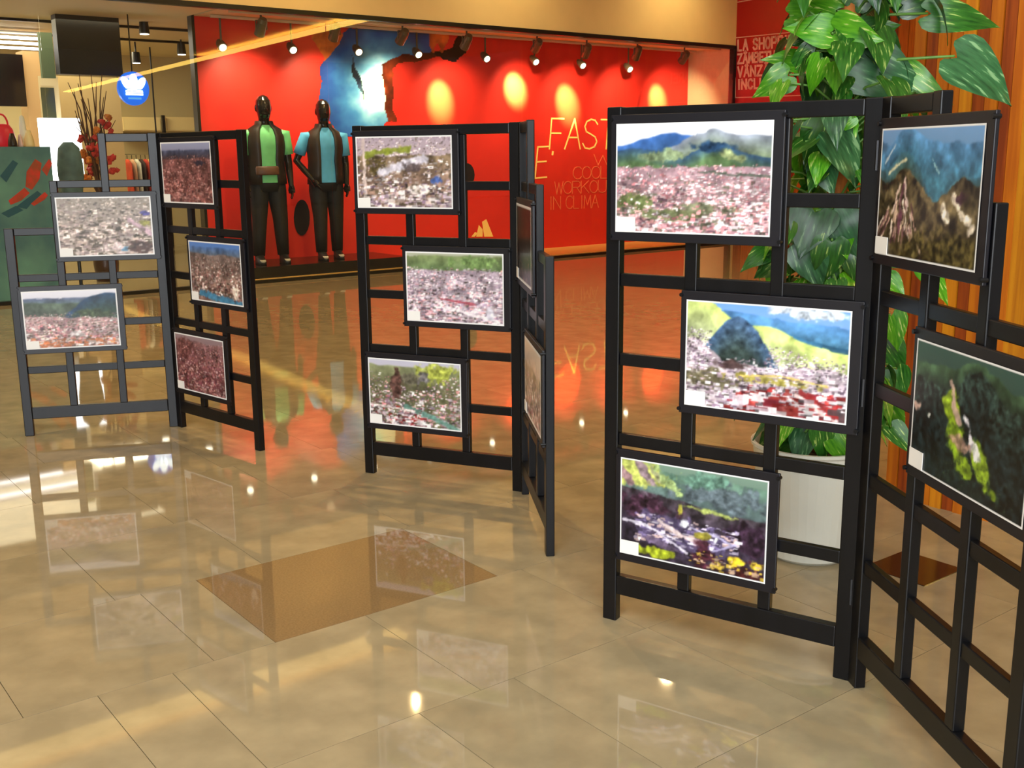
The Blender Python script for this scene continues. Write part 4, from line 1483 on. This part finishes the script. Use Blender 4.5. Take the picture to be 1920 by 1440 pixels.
for i, (u, v) in enumerate(body_px):
    a_, z_ = shop_ab(u, v, 0.22)
    tgt = wall_pt(*(hot[i] or (u - 40, 210)))
    c_, d = track_head(0.22, a_, z_, tgt, False, FL[i], 'front row of track spotlights')
    if hot[i]:
        spot('wall_spot', c_ + d * .12, tgt, hotE[i] * 1.7, (1.0, .72, .2), 32, 1.0)
        spot('wall_wash', c_ + d * .12, wall_pt(u - 25, 215), 95, (1.0, .82, .5), 96, 1.0)
    else:
        spot('wall_spot', c_ + d * .12, wall_pt(u - 25, 215), 105, (1.0, .82, .5), 96, 1.0)
for i, (u, v) in enumerate(glare_px):
    a_, z_ = shop_ab(u, v, 0.72)
    aim = SP(a_ - .2, -2.6, 0.4)
    track_head(0.72, a_, z_, aim, True, RL[i], 'rear row of lit track spotlights')
for a_ in (shop_ab(505, 300, .3)[0], shop_ab(615, 300, .3)[0]):
    spot('mannequin_spot', SP(a_ - .1, 0.4, SHOP_TOP - .1), SP(a_, .5, 1.2), 45, (1, .86, .6), 40)

# ------------------------------------------------------------------ the open shop on the left


def sbox_px(u0, v0, u1, v1, b, dep):
    """box facing the glass whose front covers the pixel box at depth b"""
    a0, z1 = shop_ab(u0, v0, b)
    a1, _ = shop_ab(u1, v0, b)
    _, z0 = shop_ab((u0 + u1) / 2, v1, b)
    return MB().sbox(a0, a1, b, b + dep, max(0, z0), z1)


# teal display panel with a splashy runner print
tp = thing('display_panel', SP(-3.2, .35, 0), 'low teal display panel with red and blue brush strokes', 'panel')
a0, z1 = shop_ab(-90, 275, .35)
a1 = shop_ab(104, 380, .35)[0]
build('board', MB().sbox(a0, a1, .35, .41, 0, shop_ab(60, 275, .35)[1]), M_TEAL, tp)


def tp_pt(u, v, off=.004):
    return on_plane(u, v, SO - SN * (.35 - off), SN)


mred = mat('red_brush_print', rgb(206, 52, 40), rough=.5, color2=rgb(150, 70, 40), scale=12)
mblu = mat('deep_teal_brush_print', rgb(24, 84, 100), rough=.5)
for pts, m_ in (([(0, 330), (24, 300), (34, 306), (12, 342)], mblu), ([(78, 318), (92, 298), (98, 306), (88, 330)], mred), ([(2, 400), (30, 386), (44, 394), (16, 408)], mblu), ([(50, 322), (66, 298), (78, 306), (74, 336), (60, 356), (48, 350)], mred), ([(16, 376), (46, 352), (56, 362), (40, 376), (20, 384)], mred),
                ([(58, 382), (84, 360), (90, 366), (84, 374), (64, 386)], mred), ([(30, 388), (48, 374), (70, 358), (78, 364), (60, 380), (50, 392)], mblu)):
    build('brush_stroke', MB().prism([tp_pt(*q2) for q2 in pts], -SN * .003), m_, tp)

# white light box
lb = build('light_box', sbox_px(73, 221, 149, 345, 2.2, .08), mat('light_box_glow', (.95, .97, 1), emis=4.5, ecol=(.93, .97, 1.0)))
tag(lb, 'glowing white light box inside the shop', 'light box')
# fluorescent tubes under the ceiling
for i, dd in enumerate((0.0, .8, 1.6)):
    pa = on_z(-260, 70, 2.82)
    pe = on_z(72, 92 - i * 9.5, 2.82)
    t = thing('fluorescent_light', pe, 'long white fluorescent tube light on the shop ceiling', 'ceiling light', 'fluorescent tube lights')
    dvec = -SD
    build('tube', MB().tube([pe, pe + dvec * 3.2], .018, 10), mat('tube_glow', (1, .97, 1), emis=6.0, ecol=(1, .97, 1)), t)
    build('housing', MB().box(pe + dvec * 1.6 + Z * .06, SD * 1.62, SN * .06, Z * .012), mat('white_housing', rgb(230, 230, 230)), t)

# hanging black bulkhead
bx_ = build('hanging_bulkhead', sbox_px(101, 6, 220, 140, 1.6, .16), M_DARK)
tag(bx_, 'black boxed bulkhead hanging from the shop ceiling', 'bulkhead')
gp = build('grey_green_panel', sbox_px(72, 60, 97, 146, 2.1, .06), mat('grey_green_paint', rgb(110, 128, 96), rough=.6))
tag(gp, 'grey-green panel beside the hanging black bulkhead', 'panel')
dk = build('dark_screen', sbox_px(-120, 95, 41, 198, 3.2, .08), mat('dark_screen_face', rgb(22, 20, 22), rough=.2))
tag(dk, 'wide dark screen on the shop wall', 'screen')
pc = build('cream_pillar', sbox_px(41, 95, 72, 560, 3.3, .3), mat('peach_paint', rgb(226, 186, 130), rough=.6))
tag(pc, 'cream pillar beside the dark screen in the shop', 'pillar')
# cream doorway frame with dark opening
dw = thing('mirror_stand', SP(-3.5, 2.6, 0), 'tall cream framed mirror behind the light box', 'mirror')
build('frame', sbox_px(74, 142, 108, 420, 2.6, .08), M_CREAM_L, dw)
build('mirror_face', sbox_px(76, 164, 101, 400, 2.585, .012), mat('smoky_mirror', rgb(70, 72, 52), rough=.12), dw)
wp = build('wall_panel', sbox_px(106, 142, 222, 400, 4.2, .06), mat('pale_panel', rgb(222, 198, 140), rough=.6))
tag(wp, 'pale cream partition behind the dry branches', 'partition')
# cream cupboards with a dark post between
for u0, u1, lab in ((228, 303, 'cream wall cupboard left of a dark post, below the round blue sign'), (310, 374, 'cream wall cupboard between a dark post and the red wall')):
    t = thing('wall_cupboard', SP(0, 5.6, 1.5), lab, 'cupboard')
    build('carcass', sbox_px(u0, 219, u1, 246, 5.6, .38), mat('cream_laminate', rgb(236, 214, 152), rough=.4), t)
    build('door', sbox_px(u0 + 3, 222, u1 - 3, 244, 5.585, .014), MATS['cream_laminate'], t)
o = build('shelf_post', sbox_px(304, 216, 309, 520, 5.5, .06), M_FRAME)
tag(o, 'thin dark upright post between two cream cupboards', 'post')

# round blue sign with three-leaf mark
b_s = 1.2
ca, cz = shop_ab(251, 166, b_s)
rs = abs(shop_ab(280, 166, b_s)[0] - shop_ab(222, 166, b_s)[0]) / 2
sg = thing('round_sign', SP(ca, b_s, cz), 'round glowing blue sign with a white three-leaf mark', 'sign')


def sdisc(a_, z_, rx, rz, b0, b1, n=28, rot=0.0):
    pts = []
    for k_ in range(n):
        t_ = 2 * PI * k_ / n
        x_, y_ = rx * math.cos(t_), rz * math.sin(t_)
        pts.append(SP(a_ + x_ * math.cos(rot) - y_ * math.sin(rot), b0, z_ + x_ * math.sin(rot) + y_ * math.cos(rot)))
    return MB().prism(pts, -SN * (b1 - b0))


mbg = mat('blue_sign_glow', rgb(20, 96, 200), rough=.3, emis=.9, ecol=rgb(16, 100, 225))
mwg = mat('white_sign_glow', (1, 1, 1), rough=.3, emis=3.5, ecol=(.86, .97, 1))
build('disc', sdisc(ca, cz, rs, rs * 1.06, b_s, b_s + .05), mbg, sg)
for rot, dx, dz, rx, rz in ((0, 0, .36, .27, .56), (.62, -.42, .26, .24, .52), (-.62, .42, .26, .24, .52)):
    build('mark_leaf', sdisc(ca + dx * rs, cz + dz * rs, rx * rs, rz * rs, b_s - .012, b_s - .002, 20, rot), mwg, sg)
build('mark_base', MB().sbox(ca - .55 * rs, ca + .55 * rs, b_s - .012, b_s - .002, cz - .42 * rs, cz - .12 * rs), mwg, sg)
for i in range(3):
    build('mark_stripe', MB().sbox(ca - .6 * rs, ca + .6 * rs, b_s - .016, b_s - .011, cz - (.30 - .12 * i) * rs, cz - (.26 - .12 * i) * rs), mbg, sg)
build('mark_caption', MB().sbox(ca - .42 * rs, ca + .42 * rs, b_s - .012, b_s - .002, cz - .68 * rs, cz - .56 * rs), mat('light_blue_glow', rgb(90, 170, 240), emis=.7, ecol=rgb(90, 170, 240)), sg)
build('hanger', MB().tube([SP(ca, b_s + .02, cz + rs), SP(ca, b_s + .02, SHOP_TOP)], .008, 6), M_FRAME, sg)

# track lamps on the open shop ceiling
for (u, v, b_, lb_) in ((270, 52, 1.8, 'dark ceiling spotlight hanging above the round blue sign'), (340, 92, 3.4, 'dark ceiling spotlight nearest the red display wall in the open shop'), (255, 108, 4.0, 'dark ceiling spotlight just behind the round blue sign')):
    a_, z_ = shop_ab(u, v, b_)
    t = thing('ceiling_spotlight', SP(a_, b_, SHOP_TOP - .01), lb_, 'spotlight', 'ceiling spotlights in the open shop')
    c_ = SP(a_, b_, z_)
    build('arm', MB().tube([SP(a_, b_, SHOP_TOP), c_ + Z * .04], .012, 8), M_FRAME, t)
    build('housing', MB().tube([c_ + Z * .07, c_ - Z * .06, c_ - Z * .07], [.05, .06, .06], 14), M_FRAME, t)
    build('lens', MB().tube([c_ - Z * .069, c_ - Z * .076], .05, 14), mat('shop_lens_glow', (1, .95, .8), emis=12.0, ecol=(1, .9, .7)), t)
area_light('shop_light', SP(-3.0, 3.2, SHOP_TOP - .05), 4.5, 125, (1, .86, .58), 'RECTANGLE', 3.5, (0, 0, ANG))

area_light('cupboard_fill_light', SP(-0.6, 4.4, SHOP_TOP - .05), 1.4, 50, (1, .88, .62), 'RECTANGLE', .8, (0, 0, ANG))  # unseen area light added to brighten the cupboards

# dry branches in a vase
random.seed(5)
ba, bz = shop_ab(185, 330, 1.5)
vase = thing('branch_vase', SP(ba, 1.5, 0), 'tall vase of dry brown branches with orange blossom', 'vase')
build('vase', MB().lathe(SP(ba, 1.5, 0), [(.02, 0), (.12, 0), (.14, .2), (.11, .5), (.08, .75), (.09, .8), (.075, .8), (.07, .7), (.02, .68)], 20), mat('dark_vase', rgb(70, 44, 30), rough=.3), vase, smooth=True)
mtw = mat('dry_twig', rgb(84, 54, 30), rough=.8)
for i in range(13):
    p = SP(ba, 1.5, .7)
    dx = random.uniform(-.28, .2)
    L = random.uniform(1.2, 1.62)
    pts = [p]
    for k_ in range(1, 6):
        f_ = k_ / 5
        pts.append(SP(ba + dx * f_ ** 1.2 + random.uniform(-.03, .03), 1.5 + random.uniform(-.08, .08), .7 + L * f_))
    build('branch', MB().tube(pts, [.016, .014, .012, .01, .007, .004], 6), mtw, vase)
    if i % 2 == 0:
        side = pts[3] + SD * random.uniform(-.2, .2) + Z * .25
        build('twig', MB().tube([pts[3], (pts[3] + side) / 2 + Z * .02, side], [.007, .006, .003], 5), mtw, vase)
mor = mat('orange_blossom', rgb(206, 120, 40), rough=.7, noise=.3, scale=30)
mrd = mat('red_blossom', rgb(190, 52, 40), rough=.7, noise=.3, scale=30)
for i, (u, v) in enumerate([(200, 222), (190, 232), (205, 236), (180, 248), (176, 262), (168, 276), (160, 290), (158, 262), (184, 280), (186, 300), (170, 306), (172, 322), (168, 334), (178, 292), (210, 250), (165, 300), (208, 300), (212, 320)]):
    a_, z_ = shop_ab(u, v, 1.48)
    c_ = SP(a_, 1.48 + random.uniform(-.06, .06), z_)
    mbx = MB()
    for j in range(5):
        d = V((random.uniform(-1, 1), random.uniform(-1, 1), random.uniform(-.6, 1))).normalized()
        mbx.tube([c_, c_ + d * .04, c_ + d * .075], [.012, .034, .004], 7)
    build('blossom', mbx, mrd if i % 3 else mor, vase)

# teal-clad mannequin bust before the light box
tb_a, tb_z = shop_ab(128, 272, 1.0)
tb = thing('bust_form', SP(tb_a, 1.0, 0), 'headless display bust in a grey-teal top before the light box', 'display bust')
mb = MB()
cb_ = SP(tb_a, 1.0, 0)
for (z_, r1, r2) in ((0, 0, 0),):
    pass
mb.loft([[cb_ + SD * (rx * math.cos(2 * PI * k_ / 18)) - SN * (ry * math.sin(2 * PI * k_ / 18)) + Z * z_ for k_ in range(18)] for z_, rx, ry in
         ((.78, .10, .08), (.9, .10, .08), (1.05, .11, .09), (1.2, .135, .09), (1.32, .135, .09), (tb_z - .03, .11, .08), (tb_z + .03, .05, .04))])
build('torso', mb, mat('grey_teal_cloth', rgb(84, 112, 116), rough=.7, noise=.25, scale=6), tb, smooth=True)
build('stand', MB().tube([cb_, cb_ + Z * .8], .02, 8).lathe(cb_, [(.02, 0), (.16, 0), (.16, .015), (.02, .03)], 18), M_FRAME, tb)

# goods on the low shelf above the teal panel
shz = shop_ab(40, 276, .75)[1]
sa0, sa1 = shop_ab(-90, 276, .75)[0], shop_ab(71, 276, .75)[0]
t = thing('low_shelf', SP(sa0, .75, 0), 'low cream shelf unit behind the teal display panel', 'shelf')
build('top_board', MB().sbox(sa0, sa1, .6, .95, shz - .03, shz), M_CREAM_L, t)
build('side_board', MB().sbox(sa1 - .03, sa1, .6, .95, 0, shz - .03), M_CREAM_L, t)
build('back_board', MB().sbox(sa0, sa1 - .03, .93, .95, 0, shz - .03), M_CREAM_L, t)


def lump(u0, v0, u1, b, prof, m_, name, label, cat):
    a0_, z1_ = shop_ab(u0, v0, b)
    a1_ = shop_ab(u1, v0, b)[0]
    w_ = (a1_ - a0_) / 2
    h_ = z1_ - shz
    c_ = SP((a0_ + a1_) / 2, b, shz)
    mbx = MB()
    mbx.loft([[c_ + SD * (w_ * rx * math.cos(2 * PI * k_ / 16)) - SN * (.065 * ry * math.sin(2 * PI * k_ / 16)) + Z * (h_ * z_) for k_ in range(16)] for z_, rx, ry in prof])
    o_ = build(name, mbx, m_, None, smooth=True, origin=c_)
    tag(o_, label, cat)
    return o_, c_, w_, h_


BAG = ((0, .8, .9), (.05, .95, 1), (.4, 1, 1), (.75, .85, .8), (.95, .6, .5), (1, .3, .3))
bag, bc, bw_, bh_ = lump(-22, 232, 27, .87, BAG, mat('pink_red_leather', rgb(222, 40, 66), rough=.35), 'handbag', 'pink-red handbag on the low shelf', 'bag')
hd = MB().tube([bc + SD * (bw_ * .5 * math.cos(PI * k_ / 8)) + Z * (bh_ * .9 + .12 * math.sin(PI * k_ / 8)) for k_ in range(9)], .01, 6)
build('handle', hd, MATS['pink_red_leather'], bag, origin=bc).location = (0, 0, 0)
HAT = ((0, 1, 1), (.1, 1, 1), (.16, .7, .75), (.7, .6, .65), (.95, .4, .4), (1, .1, .1))
lump(30, 216, 50, .87, HAT, mat('white_felt', rgb(232, 234, 224), rough=.8), 'hat', 'white hat on the low shelf', 'hat')
SHOE = ((0, 1, 1), (.2, 1, 1), (.5, .9, .8), (.8, .6, .6), (1, .45, .4))
lump(13, 250, 30, .67, SHOE, mat('black_shoe_leather', rgb(26, 24, 24), rough=.4), 'shoe', 'black shoe on the low shelf', 'shoe')
lump(32, 252, 41, .66, SHOE, mat('pale_pink_shoe', rgb(232, 196, 190), rough=.4), 'shoe', 'pale pink shoe on the low shelf', 'shoe')
lump(43, 244, 62, .68, SHOE, mat('cream_shoe', rgb(238, 218, 160), rough=.4), 'shoe', 'cream shoe on the low shelf', 'shoe')

# clothes on a rail deep in the shop
rb = 4.6
ra0, rz = shop_ab(232, 292, rb)
ra1 = shop_ab(296, 292, rb)[0]
rail = thing('clothes_rail', SP((ra0 + ra1) / 2, rb, rz), 'dark clothes rail hung deep in the shop', 'clothes rail')
build('frame', MB().tube([SP(ra0, rb, SHOP_TOP), SP(ra0, rb, rz + .02), SP(ra1, rb, rz + .02), SP(ra1, rb, SHOP_TOP)], .012, 8), M_FRAME, rail)
gar = [((196, 70, 36), 'orange-red'), ((206, 160, 120), 'tan'), ((216, 214, 190), 'off-white'), ((60, 40, 30), 'dark brown'), ((190, 60, 40), 'brick red'), ((226, 190, 110), 'straw yellow'), ((40, 40, 46), 'charcoal')]
for i, (c_, nm) in enumerate(gar):
    a_ = ra0 + (ra1 - ra0) * (i + .7) / 7.6
    top = SP(a_, rb, rz - .05)
    mbx = MB().loft([[top + SD * (.022 * w2 * math.cos(2 * PI * k_ / 12)) - SN * (.2 * w1 * math.sin(2 * PI * k_ / 12)) - Z * zz for k_ in range(12)] for zz, w1, w2 in ((.0, .25, .6), (.06, .9, 1), (.2, .95, 1.1), (.6, 1, 1.3), (.72, 1.02, 1.2))])
    o = build('garment', mbx, mat('cloth_%d' % i, rgb(*c_), rough=.8, noise=.2), None, smooth=True, origin=top)
    tag(o, nm + ' garment hanging on the clothes rail', 'garment')
    build('hook', MB().tube([top, top + Z * .03, top + Z * .06], .005, 5), M_FRAME, o, origin=top).location = (0, 0, 0)

# ------------------------------------------------------------------ hall lights
M_DL = mat('downlight_glow', (1, .9, .66), emis=12.0, ecol=(1, .84, .52))
M_RIM = mat('downlight_rim', rgb(210, 205, 195), rough=.3, metal=.6)


def mirrored(u, v, z):
    """ceiling point whose floor reflection is at the pixel"""
    p = on_z(u, v, -z)
    return V((p.x, p.y, z))


dls = [mirrored(780, 1325, CEIL_Z), mirrored(1250, 1275, CEIL_Z), V((-3.6, 4.6, CEIL_Z)), V((-0.4, 5.4, CEIL_Z)), V((2.8, 6.4, CEIL_Z)), V((-5.2, 7.0, CEIL_Z)), V((4.4, 9.4, CEIL_Z))]
for i, p in enumerate(dls):
    t = thing('downlight', p - Z * .03, 'round recessed downlight in the hall ceiling', 'ceiling light', 'hall downlights')
    big = i == 1
    r = .09 if big else .03
    build('rim', MB().lathe(p - Z * .028, [(r, 0), (r + .025, 0), (r + .025, .028), (r, .028)], 24, False), M_RIM, t)
    build('lens', MB().lathe(p - Z * .022, [(.001, 0), (r, 0), (r, .01), (.001, .01)], 24, False), M_DL, t)
    spot('downlight_beam', p - Z * .06, p - Z * 3, 150, (1, .68, .3), 150, .6, r * .6)

# lamps added out of view to brighten the fascia
for i, a_ in enumerate((0.6, 3.4, 6.4)):
    top = SP(a_, -1.1, CEIL_Z)
    t = thing('fascia_fill_lamp', top, 'added unseen lamp brightening the fascia above the shop', 'ceiling light', 'added fascia fill lamps before the shop')
    tg = SP(a_, 0, 3.05)
    c_ = top - Z * .14
    d = (tg - c_).normalized()
    build('arm', MB().tube([top - Z * .002, c_], .012, 8), M_FRAME, t)
    build('housing', MB().tube([c_ - d * .08, c_ + d * .08], .055, 14), M_FRAME, t)
    build('lens', MB().tube([c_ + d * .081, c_ + d * .086], .045, 14), M_DL, t)
    spot('fascia_fill_beam', c_ + d * .1, tg, (22, 42, 55)[i], (1, .8, .46), 125, 1.0)

# warm cove strips under the ceiling
M_COVE = mat('warm_cove_glow', (1, .72, .2), emis=2.0, ecol=(1, .66, .2))
p0, p1 = mirrored(-60, 1440, CEIL_Z - .1), mirrored(760, 1190, CEIL_Z - .1)
mb = MB().box((p0 + p1) / 2, SD * ((p1 - p0).length / 2), SN * .13, Z * .02)
o = build('cove_light', mb, M_COVE, None)
tag(o, 'warm yellow light strip along the hall ceiling parallel to the shop', 'ceiling light')
# the strip seen mirrored in the shop glass
zc = CEIL_Z - .1


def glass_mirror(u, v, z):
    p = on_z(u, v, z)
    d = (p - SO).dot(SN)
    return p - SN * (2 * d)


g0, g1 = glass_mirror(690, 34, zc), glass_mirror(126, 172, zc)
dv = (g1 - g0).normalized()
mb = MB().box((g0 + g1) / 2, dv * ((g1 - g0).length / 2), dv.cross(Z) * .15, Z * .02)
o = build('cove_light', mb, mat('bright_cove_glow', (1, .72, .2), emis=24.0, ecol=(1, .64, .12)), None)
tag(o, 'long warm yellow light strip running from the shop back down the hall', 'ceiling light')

for o in bpy.data.objects:
    if '_org' in o:
        del o['_org']
